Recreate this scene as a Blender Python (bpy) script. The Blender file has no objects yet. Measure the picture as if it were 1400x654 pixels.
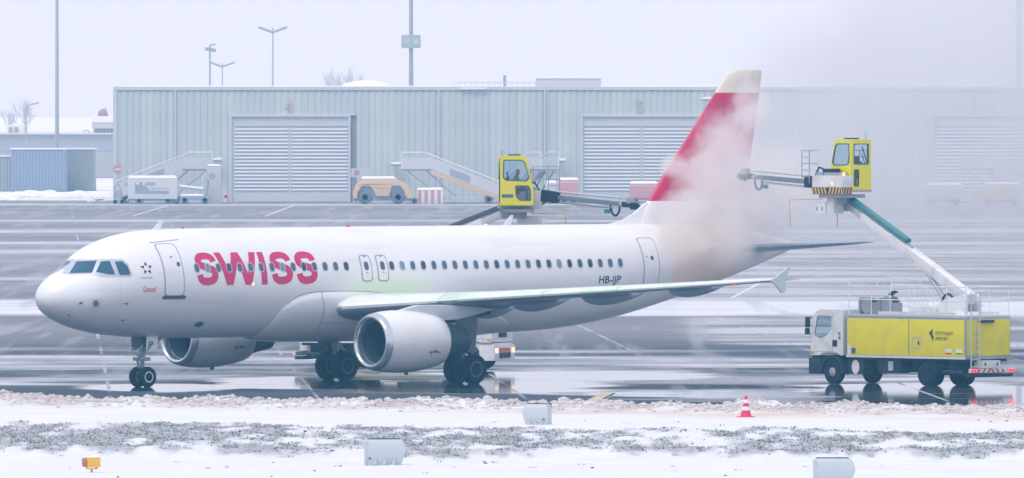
import bpy, bmesh, math, random
import numpy as np
from mathutils import Vector, Matrix
from mathutils.bvhtree import BVHTree
from mathutils.geometry import tessellate_polygon

random.seed(7)
RNG = np.random.default_rng(7)
scene = bpy.context.scene
COL = scene.collection

# ------------------------------------------------------------------ camera
CAM = Vector((0.0, -500.0, 11.8))
FPX, VH = 18360.0, 98.87           # focal length and horizon row in photo pixels (1400 x 654)
cd = bpy.data.cameras.new('camera')
cd.sensor_width = 36.0
cd.lens = FPX / 1400.0 * 36.0
cd.clip_start, cd.clip_end = 1.0, 20000.0
camo = bpy.data.objects.new('camera', cd)
COL.objects.link(camo)
camo.location = CAM
camo.rotation_euler = (math.radians(90) - math.atan((327 - VH) / FPX), 0, 0)
scene.camera = camo

# ------------------------------------------------------------------ sky: an even winter overcast
SUN_EL, SUN_AZ = math.radians(58), math.radians(215)
world = bpy.data.worlds.new('World')
scene.world = world
world.use_nodes = True
wt = world.node_tree
wt.nodes.clear()
wsky = wt.nodes.new('ShaderNodeTexSky')
wsky.sky_type = 'NISHITA'
wsky.sun_disc = False
wsky.sun_elevation = SUN_EL
wsky.sun_rotation = SUN_AZ
wsky.dust_density = 4.0
wmix = wt.nodes.new('ShaderNodeMix')
wmix.data_type = 'RGBA'
wmix.inputs['Factor'].default_value = 0.93       # closed cloud layer over the blue
wmix.inputs[7].default_value = (6.75, 6.85, 7.9, 1)
wbg = wt.nodes.new('ShaderNodeBackground')
wbg.inputs['Strength'].default_value = 0.10
wout = wt.nodes.new('ShaderNodeOutputWorld')
wt.links.new(wsky.outputs[0], wmix.inputs[6])
wt.links.new(wmix.outputs[2], wbg.inputs['Color'])
wt.links.new(wbg.outputs[0], wout.inputs['Surface'])

sl = bpy.data.lights.new('sun', 'SUN')
sl.energy = 1.15
sl.angle = math.radians(25)
sl.color = (1.0, 0.98, 0.96)
suno = bpy.data.objects.new('sun', sl)
COL.objects.link(suno)
sd = Vector((math.sin(SUN_AZ) * math.cos(SUN_EL), math.cos(SUN_AZ) * math.cos(SUN_EL), math.sin(SUN_EL)))
suno.rotation_euler = sd.to_track_quat('Z', 'Y').to_euler()
suno.location = (0, 0, 60)

scene.view_settings.view_transform = 'Standard'
scene.view_settings.look = 'None'
scene.view_settings.exposure = 0.37
scene.view_settings.gamma = 1.0
scene.render.engine = 'CYCLES'
cy = scene.cycles
cy.use_denoising = True
cy.max_bounces = 12
cy.diffuse_bounces = 3
cy.glossy_bounces = 4
cy.transmission_bounces = 4
cy.transparent_max_bounces = 12
cy.volume_bounces = 6
cy.volume_max_steps = 256

# ------------------------------------------------------------------ helpers
def ground_px(u, v):
    """photo pixel of a ground contact -> world x, y"""
    d = FPX * CAM.z / (v - VH)
    return (u - 700) / FPX * d, d - 500

def at_y(u, v, y):
    """photo pixel of something known to stand at world depth y -> world point"""
    d = y + 500
    return Vector(((u - 700) / FPX * d, y, CAM.z - (v - VH) / FPX * d))

MATS = {}
def mat(name, col, rough=0.5, metal=0.0, var=0.10, scale=3.0, bump=0.0, spec=0.5, coat=0.0,
        dirt=None, dirt_amt=0.0, dirt_scale=1.2, emit=None, emit_s=0.0):
    if name in MATS:
        return MATS[name]
    m = bpy.data.materials.new(name)
    m.use_nodes = True
    nt = m.node_tree
    b = nt.nodes['Principled BSDF']
    b.inputs['Roughness'].default_value = rough
    b.inputs['Metallic'].default_value = metal
    b.inputs['Specular IOR Level'].default_value = spec
    b.inputs['Coat Weight'].default_value = coat
    b.inputs['Coat Roughness'].default_value = 0.08
    tc = nt.nodes.new('ShaderNodeTexCoord')
    n = nt.nodes.new('ShaderNodeTexNoise')
    n.inputs['Scale'].default_value = scale
    n.inputs['Detail'].default_value = 6
    nt.links.new(tc.outputs['Object'], n.inputs['Vector'])
    mx = nt.nodes.new('ShaderNodeMix')
    mx.data_type = 'RGBA'
    lo = [max(0, c * (1 - var)) for c in col[:3]]
    hi = [min(1, c * (1 + var)) for c in col[:3]]
    mx.inputs[6].default_value = (*lo, 1)
    mx.inputs[7].default_value = (*hi, 1)
    nt.links.new(n.outputs['Fac'], mx.inputs['Factor'])
    out = mx.outputs[2]
    if dirt:
        n2 = nt.nodes.new('ShaderNodeTexNoise')
        n2.inputs['Scale'].default_value = dirt_scale
        n2.inputs['Detail'].default_value = 8
        n2.inputs['Roughness'].default_value = 0.65
        nt.links.new(tc.outputs['Object'], n2.inputs['Vector'])
        mr = nt.nodes.new('ShaderNodeMapRange')
        mr.inputs['From Min'].default_value = 0.45
        mr.inputs['From Max'].default_value = 0.75
        mr.inputs['To Max'].default_value = dirt_amt
        nt.links.new(n2.outputs['Fac'], mr.inputs['Value'])
        m2 = nt.nodes.new('ShaderNodeMix')
        m2.data_type = 'RGBA'
        m2.inputs[7].default_value = (*dirt, 1)
        nt.links.new(mr.outputs[0], m2.inputs['Factor'])
        nt.links.new(out, m2.inputs[6])
        out = m2.outputs[2]
    nt.links.new(out, b.inputs['Base Color'])
    if bump:
        bp = nt.nodes.new('ShaderNodeBump')
        bp.inputs['Strength'].default_value = bump
        bp.inputs['Distance'].default_value = 0.02
        nt.links.new(n.outputs['Fac'], bp.inputs['Height'])
        nt.links.new(bp.outputs[0], b.inputs['Normal'])
    if emit:
        b.inputs['Emission Color'].default_value = (*emit, 1)
        b.inputs['Emission Strength'].default_value = emit_s
    MATS[name] = m
    return m

def glass(name, tint=(0.75, 0.85, 0.9), fac=0.25):
    if name in MATS:
        return MATS[name]
    m = bpy.data.materials.new(name)
    m.use_nodes = True
    nt = m.node_tree
    nt.nodes.clear()
    o = nt.nodes.new('ShaderNodeOutputMaterial')
    t = nt.nodes.new('ShaderNodeBsdfTransparent')
    t.inputs[0].default_value = (*tint, 1)
    g = nt.nodes.new('ShaderNodeBsdfGlossy')
    g.inputs['Roughness'].default_value = 0.04
    lw = nt.nodes.new('ShaderNodeFresnel')
    lw.inputs['IOR'].default_value = 1.45
    ad = nt.nodes.new('ShaderNodeMath')
    ad.operation = 'MULTIPLY_ADD'
    ad.inputs[1].default_value = 0.9
    ad.inputs[2].default_value = fac * 0.2
    ad.use_clamp = True
    mx = nt.nodes.new('ShaderNodeMixShader')
    nt.links.new(lw.outputs[0], ad.inputs[0])
    nt.links.new(ad.outputs[0], mx.inputs[0])
    nt.links.new(t.outputs[0], mx.inputs[1])
    nt.links.new(g.outputs[0], mx.inputs[2])
    nt.links.new(mx.outputs[0], o.inputs['Surface'])
    MATS[name] = m
    return m

class MB:
    """collects shapes, builds ONE mesh object"""
    def __init__(s):
        s.v, s.f, s.m, s.cur = [], [], [], 0
    def use(s, i):
        s.cur = i
        return s
    def add(s, vs, fs):
        k = len(s.v)
        s.v += [tuple(p) for p in vs]
        s.f += [tuple(i + k for i in f) for f in fs]
        s.m += [s.cur] * len(fs)
        return s
    def box(s, c, size, rot=None):
        hx, hy, hz = [d / 2 for d in size]
        P = [Vector((x, y, z)) for x in (-hx, hx) for y in (-hy, hy) for z in (-hz, hz)]
        if rot is not None:
            P = [rot @ p for p in P]
        P = [p + Vector(c) for p in P]
        return s.add(P, [(0, 1, 3, 2), (4, 6, 7, 5), (0, 4, 5, 1), (2, 3, 7, 6), (0, 2, 6, 4), (1, 5, 7, 3)])
    def b(s, x0, x1, y0, y1, z0, z1):
        return s.box(((x0 + x1) / 2, (y0 + y1) / 2, (z0 + z1) / 2), (abs(x1 - x0), abs(y1 - y0), abs(z1 - z0)))
    def beam(s, p, q, w, h, up=(0, 0, 1)):
        p, q = Vector(p), Vector(q)
        d = q - p
        x = d.normalized()
        y = Vector(up).cross(x)
        if y.length < 1e-4:
            y = Vector((0, 1, 0)).cross(x)
        y.normalize()
        z = x.cross(y)
        R = Matrix((x, y, z)).transposed()
        return s.box((p + q) / 2, (d.length, w, h), R)
    def cone(s, p, q, r0, r1, n=12, caps=True):
        p, q = Vector(p), Vector(q)
        d = (q - p).normalized()
        a = d.orthogonal().normalized()
        b = d.cross(a)
        vs = []
        for c, r in ((p, r0), (q, r1)):
            for i in range(n):
                t = 2 * math.pi * i / n
                vs.append(c + r * (math.cos(t) * a + math.sin(t) * b))
        fs = [(i, (i + 1) % n, n + (i + 1) % n, n + i) for i in range(n)]
        if caps:
            fs += [tuple(range(n - 1, -1, -1)), tuple(range(n, 2 * n))]
        return s.add(vs, fs)
    def tube(s, pts, r, n=8):
        pts = [Vector(p) for p in pts]
        ring = []
        a = None
        for i, p in enumerate(pts):
            d = (pts[min(i + 1, len(pts) - 1)] - pts[max(i - 1, 0)]).normalized()
            a = d.orthogonal().normalized() if a is None else (a - a.dot(d) * d).normalized()
            b = d.cross(a)
            ring += [p + r * (math.cos(2 * math.pi * k / n) * a + math.sin(2 * math.pi * k / n) * b) for k in range(n)]
        m = len(pts)
        fs = [(i * n + k, i * n + (k + 1) % n, (i + 1) * n + (k + 1) % n, (i + 1) * n + k) for i in range(m - 1) for k in range(n)]
        fs += [tuple(range(n - 1, -1, -1)), tuple(range((m - 1) * n, m * n))]
        return s.add(ring, fs)
    def rail(s, segs, r, n=6):
        for p, q in segs:
            s.cone(p, q, r, r, n)
        return s
    def lathe(s, prof, c=(0, 0, 0), axis='x', n=40, closed=False, caps=True):
        """prof: list of (along, radius)"""
        vs = []
        for a, r in prof:
            for i in range(n):
                t = 2 * math.pi * i / n
                u, w = r * math.cos(t), r * math.sin(t)
                p = {'x': (a, u, w), 'y': (u, a, w), 'z': (u, w, a)}[axis]
                vs.append((p[0] + c[0], p[1] + c[1], p[2] + c[2]))
        m = len(prof)
        fs = []
        for i in range(m if closed else m - 1):
            j = (i + 1) % m
            fs += [(i * n + k, i * n + (k + 1) % n, j * n + (k + 1) % n, j * n + k) for k in range(n)]
        if not closed and caps:
            if prof[0][1] > 1e-5:
                fs.append(tuple(range(n)))
            if prof[-1][1] > 1e-5:
                fs.append(tuple(range((m - 1) * n, m * n)))
        return s.add(vs, fs)
    def loft(s, rings, caps=True):
        n = len(rings[0])
        vs = [p for r in rings for p in r]
        fs = [(i * n + k, i * n + (k + 1) % n, (i + 1) * n + (k + 1) % n, (i + 1) * n + k)
              for i in range(len(rings) - 1) for k in range(n)]
        if caps:
            fs += [tuple(range(n - 1, -1, -1)), tuple(range((len(rings) - 1) * n, len(rings) * n))]
        return s.add(vs, fs)
    def prism(s, poly, a, b, axis='y'):
        """poly of 2-D points extruded along axis from a to b"""
        def P(p, t):
            return {'y': (p[0], t, p[1]), 'x': (t, p[0], p[1]), 'z': (p[0], p[1], t)}[axis]
        n = len(poly)
        vs = [P(p, a) for p in poly] + [P(p, b) for p in poly]
        tris = tessellate_polygon([[Vector((p[0], p[1], 0)) for p in poly]])
        fs = [(i, (i + 1) % n, n + (i + 1) % n, n + i) for i in range(n)]
        fs += [tuple(t) for t in tris] + [tuple(n + i for i in t[::-1]) for t in tris]
        return s.add(vs, fs)
    def build(s, name, mats, parent=None, bevel=0.0, smooth=35, loc=None, rot=None):
        me = bpy.data.meshes.new(name)
        me.from_pydata(s.v, [], s.f)
        bm = bmesh.new()
        bm.from_mesh(me)
        for f, i in zip(bm.faces, s.m):
            f.material_index = i
        bmesh.ops.recalc_face_normals(bm, faces=bm.faces)
        if bevel:
            es = [e for e in bm.edges if len(e.link_faces) == 2 and e.calc_face_angle(0) > 0.5]
            bmesh.ops.bevel(bm, geom=es, offset=bevel, segments=2, profile=0.7, affect='EDGES', clamp_overlap=True)
        bm.to_mesh(me)
        bm.free()
        if not isinstance(mats, (list, tuple)):
            mats = [mats]
        for m_ in mats:
            me.materials.append(m_)
        if smooth:
            me.polygons.foreach_set('use_smooth', [True] * len(me.polygons))
            me.set_sharp_from_angle(angle=math.radians(smooth))
        o = bpy.data.objects.new(name, me)
        COL.objects.link(o)
        if parent:
            o.parent = parent
        if loc is not None:
            o.location = loc
        if rot is not None:
            o.rotation_euler = rot
        return o

def empty(name, loc=(0, 0, 0), rz=0.0):
    o = bpy.data.objects.new(name, None)
    o.empty_display_size = 0.3
    COL.objects.link(o)
    o.location = loc
    o.rotation_euler = (0, 0, rz)
    return o

def tag(o, label=None, cat=None, group=None, kind=None):
    for k, v in (('label', label), ('category', cat), ('group', group), ('kind', kind)):
        if v:
            o[k] = v
    return o

def copy_tree(o, parent=None):
    c = o.copy()
    COL.objects.link(c)
    c.parent = parent
    for ch in [x for x in bpy.data.objects if x.parent == o]:
        copy_tree(ch, c)
    return c

def text(name, s, size, m, parent, mtx, bold=0.0, depth=0.004, align='LEFT', sx=1.0):
    cu = bpy.data.curves.new(name, 'FONT')
    cu.body = s
    cu.size = size
    cu.offset = bold
    cu.extrude = depth
    cu.align_x = align
    cu.resolution_u = 4
    t = bpy.data.objects.new(name + '_tmp', cu)
    COL.objects.link(t)
    bpy.context.view_layer.update()
    dg = bpy.context.evaluated_depsgraph_get()
    me = bpy.data.meshes.new_from_object(t.evaluated_get(dg))
    bpy.data.objects.remove(t)
    bpy.data.curves.remove(cu)
    me.transform(Matrix.Diagonal((sx, 1, 1, 1)))
    me.transform(mtx)
    me.materials.clear()
    me.materials.append(m)
    o = bpy.data.objects.new(name, me)
    COL.objects.link(o)
    o.parent = parent
    return o

def frame(origin, xd, yd):
    x = Vector(xd).normalized()
    y = Vector(yd).normalized()
    z = x.cross(y)
    M = Matrix((x, y, z)).transposed().to_4x4()
    M.translation = Vector(origin)
    return M

# numpy value noise
def vnoise(x, y, seed=0):
    xi, yi = np.floor(x).astype(np.int64), np.floor(y).astype(np.int64)
    xf, yf = x - xi, y - yi
    u, v = xf * xf * (3 - 2 * xf), yf * yf * (3 - 2 * yf)
    def h(a, b):
        n = (a * 374761393 + b * 668265263 + seed * 144665) & 0x7fffffff
        n = ((n ^ (n >> 13)) * 1274126177) & 0x7fffffff
        return ((n ^ (n >> 16)) & 0xffff) / 65535.0
    return (h(xi, yi) * (1 - u) + h(xi + 1, yi) * u) * (1 - v) + (h(xi, yi + 1) * (1 - u) + h(xi + 1, yi + 1) * u) * v
def fbm(x, y, oct=4, seed=0):
    s, a, t = 0, 1.0, 0
    for i in range(oct):
        s = s + a * vnoise(x * 2 ** i, y * 2 ** i, seed + i * 17)
        t += a
        a *= 0.5
    return s / t

# common paints
WHITE = mat('white_paint', (0.80, 0.81, 0.83), 0.35, var=0.04, dirt=(0.35, 0.36, 0.38), dirt_amt=0.35, dirt_scale=2.5)
TRUCKWHITE = mat('truck_white', (0.74, 0.75, 0.76), 0.4, var=0.05, dirt=(0.30, 0.30, 0.31), dirt_amt=0.5, dirt_scale=1.6)
GREY = mat('grey_metal', (0.36, 0.39, 0.43), 0.45, 0.3, var=0.12)
LGREY = mat('pale_grey_metal', (0.55, 0.58, 0.62), 0.4, 0.3, var=0.08)
DARK = mat('dark_chassis', (0.014, 0.028, 0.050), 0.6, var=0.3, scale=5, dirt=(0.05, 0.065, 0.09), dirt_amt=0.5, spec=0.3)
TYRE = mat('tyre_rubber', (0.010, 0.018, 0.032), 0.8, var=0.25, scale=8, spec=0.2)
STEEL = mat('brushed_steel', (0.55, 0.57, 0.60), 0.28, 0.9, var=0.08)
RIM = mat('wheel_rim', (0.42, 0.45, 0.49), 0.4, 0.5, var=0.15)
YEL = mat('lime_yellow_paint', (0.78, 0.70, 0.008), 0.5, var=0.06, scale=1.5, dirt=(0.45, 0.42, 0.16), dirt_amt=0.45, dirt_scale=1.6, spec=0.25)
CABYEL = mat('cabin_yellow_paint', (0.78, 0.74, 0.02), 0.36, var=0.05, scale=2.0, dirt=(0.5, 0.48, 0.2), dirt_amt=0.2)
TEAL = mat('teal_cover', (0.03, 0.20, 0.22), 0.45, var=0.15)
RED = mat('red_paint', (0.62, 0.02, 0.04), 0.4, var=0.08)
SNOWCAP = mat('settled_snow', (0.80, 0.82, 0.87), 0.7, var=0.05, scale=4, bump=0.4)
BLACK = mat('black_rubber', (0.012, 0.016, 0.024), 0.5, var=0.2)
SEAT = mat('seat_fabric', (0.03, 0.05, 0.08), 0.8)
CGLASS = glass('cabin_glass')
REDLAMP = mat('red_lamp', (0.8, 0.02, 0.05), 0.2, emit=(1.0, 0.03, 0.08), emit_s=0.9)
AMBER = mat('amber_lamp', (0.9, 0.25, 0.02), 0.2, emit=(1.0, 0.35, 0.05), emit_s=2.2)
HEAD = mat('head_lamp', (0.9, 0.8, 0.6), 0.15, emit=(1.0, 0.62, 0.3), emit_s=0.7)
HAZY = mat('hazard_yellow', (0.72, 0.42, 0.05), 0.4)
HAZK = mat('hazard_black', (0.02, 0.025, 0.035), 0.45)
NAVY = mat('navy_lettering', (0.02, 0.035, 0.07), 0.4)
PINK = mat('magenta_lettering', (0.64, 0.001, 0.12), 0.3, var=0.03)

# ------------------------------------------------------------------ ground
def sheet(name, x0, x1, y0, y1, z, m, nx=1, ny=1):
    xs, ys = np.linspace(x0, x1, nx + 1), np.linspace(y0, y1, ny + 1)
    vs = [(x, y, z) for y in ys for x in xs]
    fs = [(j * (nx + 1) + i, j * (nx + 1) + i + 1, (j + 1) * (nx + 1) + i + 1, (j + 1) * (nx + 1) + i) for j in range(ny) for i in range(nx)]
    me = bpy.data.meshes.new(name)
    me.from_pydata(vs, [], fs)
    me.materials.append(m)
    o = bpy.data.objects.new(name, me)
    COL.objects.link(o)
    return o

def apron_material():
    m = bpy.data.materials.new('wet_apron')
    m.use_nodes = True
    nt = m.node_tree
    b = nt.nodes['Principled BSDF']
    N = nt.nodes.new
    L = nt.links.new
    tc = N('ShaderNodeTexCoord')
    def noise(scale, detail=5, rough=0.55, vec=None, stretch=None, dist=0.0):
        n = N('ShaderNodeTexNoise')
        n.inputs['Scale'].default_value = scale
        n.inputs['Detail'].default_value = detail
        n.inputs['Roughness'].default_value = rough
        n.inputs['Distortion'].default_value = dist
        if stretch:
            mp = N('ShaderNodeMapping')
            mp.inputs['Scale'].default_value = stretch
            L(tc.outputs['Object'], mp.inputs['Vector'])
            L(mp.outputs[0], n.inputs['Vector'])
        else:
            L(tc.outputs['Object'], n.inputs['Vector'])
        return n.outputs['Fac']
    def math_(op, a, b_, clamp=False):
        k = N('ShaderNodeMath')
        k.operation = op
        k.use_clamp = clamp
        for i, q in enumerate((a, b_)):
            if isinstance(q, (int, float)):
                k.inputs[i].default_value = q
            else:
                L(q, k.inputs[i])
        return k.outputs[0]
    def rng(v, a, b_, c=0.0, d=1.0):
        k = N('ShaderNodeMapRange')
        k.interpolation_type = 'SMOOTHSTEP'
        for i, q in zip((1, 2, 3, 4), (a, b_, c, d)):
            k.inputs[i].default_value = q
        L(v, k.inputs[0])
        return k.outputs[0]
    sep = N('ShaderNodeSeparateXYZ')
    L(tc.outputs['Object'], sep.inputs[0])
    y = sep.outputs['Y']
    x = sep.outputs['X']
    wob = math_('MULTIPLY', math_('SUBTRACT', noise(0.03, 4), 0.5), 26)
    wob2 = math_('MULTIPLY', math_('SUBTRACT', noise(0.25, 5), 0.5), 7)
    yy = math_('ADD', math_('ADD', y, wob), wob2)
    # slush left by the ploughs lies in long bands across the apron
    def band(a, b_, soft):
        return math_('MULTIPLY', rng(yy, a - soft, a + soft), rng(yy, b_ - soft, b_ + soft, 1.0, 0.0))
    bands = band(150, 196, 6)
    for a, b_, s_ in ((262, 272, 6), (372, 390, 8), (418, 436, 8), (486, 508, 9), (560, 572, 9), (690, 704, 6)):
        bands = math_('MAXIMUM', bands, math_('MULTIPLY', band(a, b_, s_), 0.75))
    patch = rng(noise(0.055, 6, 0.62, stretch=(0.8, 1.0, 1.0)), 0.40, 0.66)
    zone = math_('MAXIMUM', band(-60, 56, 8), math_('MULTIPLY', rng(y, 180, 300), 0.22))
    patch = math_('MULTIPLY', patch, zone)
    fine = rng(noise(0.3, 8, 0.7, stretch=(0.25, 1.0, 1.0)), 0.30, 0.55)
    sl = math_('MULTIPLY', math_('MAXIMUM', bands, patch), math_('ADD', math_('MULTIPLY', fine, 0.5), 0.5), True)
    thin = math_('MULTIPLY', rng(noise(0.09, 7, 0.65, stretch=(0.3, 1, 1)), 0.5, 0.72), math_('MULTIPLY', rng(y, 150, 330), 0.30))
    def tracks(rot, sc, seed):
        mp = N('ShaderNodeMapping')
        mp.inputs['Rotation'].default_value = (0, 0, math.radians(rot))
        mp.inputs['Location'].default_value = (seed, seed, 0)
        mp.inputs['Scale'].default_value = (sc, sc * 0.03, 1)
        L(tc.outputs['Object'], mp.inputs['Vector'])
        n = N('ShaderNodeTexNoise')
        n.inputs['Scale'].default_value = 1.0
        n.inputs['Detail'].default_value = 4
        n.inputs['Distortion'].default_value = 0.25
        L(mp.outputs[0], n.inputs['Vector'])
        return rng(n.outputs['Fac'], 0.56, 0.70)
    tr = math_('MAXIMUM', tracks(38, 0.55, 3.0), math_('MAXIMUM', tracks(-52, 0.45, 9.0), tracks(72, 0.5, 17.0)))   # tyre tracks crossing the slush
    sl = math_('MAXIMUM', sl, thin)
    sl = math_('ADD', math_('MULTIPLY', sl, math_('SUBTRACT', 1.0, math_('MULTIPLY', tr, 0.55))), math_('MULTIPLY', tr, 0.22), True)
    yb = math_('ADD', math_('ADD', y, math_('MULTIPLY', x, 1.6)), math_('MULTIPLY', math_('SUBTRACT', noise(0.12, 6, 0.6, stretch=(0.5, 1, 1)), 0.5), 30))
    keepx = rng(yb, -8, -4)              # the strip beside the verge was swept clean
    sl = math_('MULTIPLY', sl, keepx)
    # standing water where the gear and the truck have tracked the slush away
    def pool(cx, cy, rx, ry):
        dx_ = math_('DIVIDE', math_('SUBTRACT', x, cx), rx)
        dy_ = math_('DIVIDE', math_('SUBTRACT', y, cy), ry)
        r2 = math_('ADD', math_('MULTIPLY', dx_, dx_), math_('MULTIPLY', dy_, dy_))
        return math_('SUBTRACT', 1.0, math_('SQRT', r2, 0.0))
    pools = pool(15.5, -6, 6.5, 30)
    for q in ((-1.5, 4, 7, 16), (-8, 10, 5, 14), (-13, 2, 4, 10), (3, 22, 8, 14)):
        pools = math_('MAXIMUM', pools, pool(*q))
    pools = rng(math_('ADD', pools, math_('MULTIPLY', math_('SUBTRACT', noise(0.14, 6, 0.6, stretch=(0.6, 1, 1)), 0.5), 1.6)), 0.0, 0.40)
    sl = math_('MULTIPLY', sl, math_('SUBTRACT', 1.0, math_('MULTIPLY', pools, 0.85)))
    con = N('ShaderNodeMix')
    con.data_type = 'RGBA'
    con.inputs[6].default_value = (0.018, 0.032, 0.058, 1)
    con.inputs[7].default_value = (0.072, 0.092, 0.125, 1)
    L(rng(noise(0.06, 6, 0.6, stretch=(0.5, 1, 1)), 0.35, 0.7), con.inputs['Factor'])
    # joints between concrete slabs
    br = N('ShaderNodeTexBrick')
    br.offset = 0.0
    br.inputs['Scale'].default_value = 1.0
    br.inputs['Brick Width'].default_value = 7.5
    br.inputs['Row Height'].default_value = 7.5
    br.inputs['Mortar Size'].default_value = 0.07
    br.inputs['Color1'].default_value = (1, 1, 1, 1)
    br.inputs['Color2'].default_value = (0.86, 0.86, 0.86, 1)
    br.inputs['Mortar'].default_value = (0.7, 0.7, 0.7, 1)
    mpb = N('ShaderNodeMapping')
    mpb.inputs['Rotation'].default_value = (0, 0, math.radians(-2))
    L(tc.outputs['Object'], mpb.inputs['Vector'])
    L(mpb.outputs[0], br.inputs['Vector'])
    mul = N('ShaderNodeMix')
    mul.data_type = 'RGBA'
    mul.blend_type = 'MULTIPLY'
    mul.inputs['Factor'].default_value = 0.8
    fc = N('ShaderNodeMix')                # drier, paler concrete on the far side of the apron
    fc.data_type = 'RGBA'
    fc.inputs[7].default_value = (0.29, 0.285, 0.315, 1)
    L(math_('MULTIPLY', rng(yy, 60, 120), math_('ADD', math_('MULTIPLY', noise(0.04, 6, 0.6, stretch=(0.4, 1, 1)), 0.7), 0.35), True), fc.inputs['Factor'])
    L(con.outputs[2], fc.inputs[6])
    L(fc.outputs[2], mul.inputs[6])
    L(br.outputs['Color'], mul.inputs[7])
    sl = math_('MAXIMUM', sl, math_('MULTIPLY', br.outputs['Fac'], rng(noise(0.08, 5, 0.6), 0.42, 0.62, 0.05, 0.55)))     # snow lodged in the slab joints
    fin = N('ShaderNodeMix')
    fin.data_type = 'RGBA'
    fin.inputs[7].default_value = (0.68, 0.70, 0.77, 1)
    L(sl, fin.inputs['Factor'])
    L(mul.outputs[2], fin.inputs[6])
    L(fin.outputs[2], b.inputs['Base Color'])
    pud = rng(noise(0.07, 5, 0.5, stretch=(0.5, 1, 1)), 0.40, 0.62)      # standing water
    pud = math_('MULTIPLY', pud, math_('MAXIMUM', math_('MULTIPLY', rng(y, 3, 9), rng(y, 50, 100, 1.0, 0.05)), math_('MULTIPLY', rng(x, 6, 10), 0.8)))
    pud = math_('MAXIMUM', pud, pools)
    dry = math_('SUBTRACT', 1.0, sl)
    ro = rng(math_('MULTIPLY', pud, dry), 0.0, 1.0, 0.55, 0.045)
    L(ro, b.inputs['Roughness'])
    b.inputs['IOR'].default_value = 1.33
    sp = math_('MULTIPLY', math_('ADD', math_('MULTIPLY', pud, 0.38), 0.10), dry)
    L(sp, b.inputs['Specular IOR Level'])
    return m

SNOWFIELD = mat('far_snow', (0.74, 0.77, 0.84), 0.8, var=0.08, scale=0.02)
tag(sheet('ground', -1500, 1500, -620, 3000, -0.03, SNOWFIELD), kind='structure')
tag(sheet('apron', -700, 700, -46, 735, 0.0, apron_material()), kind='structure')

LINE = mat('worn_white_marking', (0.62, 0.64, 0.68), 0.5, var=0.25, scale=1.5)
YLINE = mat('worn_yellow_marking', (0.55, 0.42, 0.16), 0.5, var=0.25, scale=1.5)
def marking(name, u0, v0, u1, v1, w, m):
    a, b = Vector((*ground_px(u0, v0), 0)), Vector((*ground_px(u1, v1), 0))
    d = (b - a).normalized()
    n = Vector((-d.y, d.x, 0)) * w / 2
    me = bpy.data.meshes.new(name)
    me.from_pydata([(*(p.xy), 0.004) for p in (a - n, b - n, b + n, a + n)], [], [(0, 1, 2, 3)])
    me.materials.append(m)
    o = bpy.data.objects.new(name, me)
    COL.objects.link(o)
    return tag(o, kind='structure')
for q in ((180, 296, 236, 279), (362, 296, 402, 281), (1000, 408, 1047, 383), (1010, 300, 1060, 285)):
    marking('painted_line', *q, 0.22, LINE)
marking('painted_line', 796, 556, 832, 538, 0.55, YLINE)
marking('painted_line', 806, 556, 841, 538, 0.14, LINE)

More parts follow.
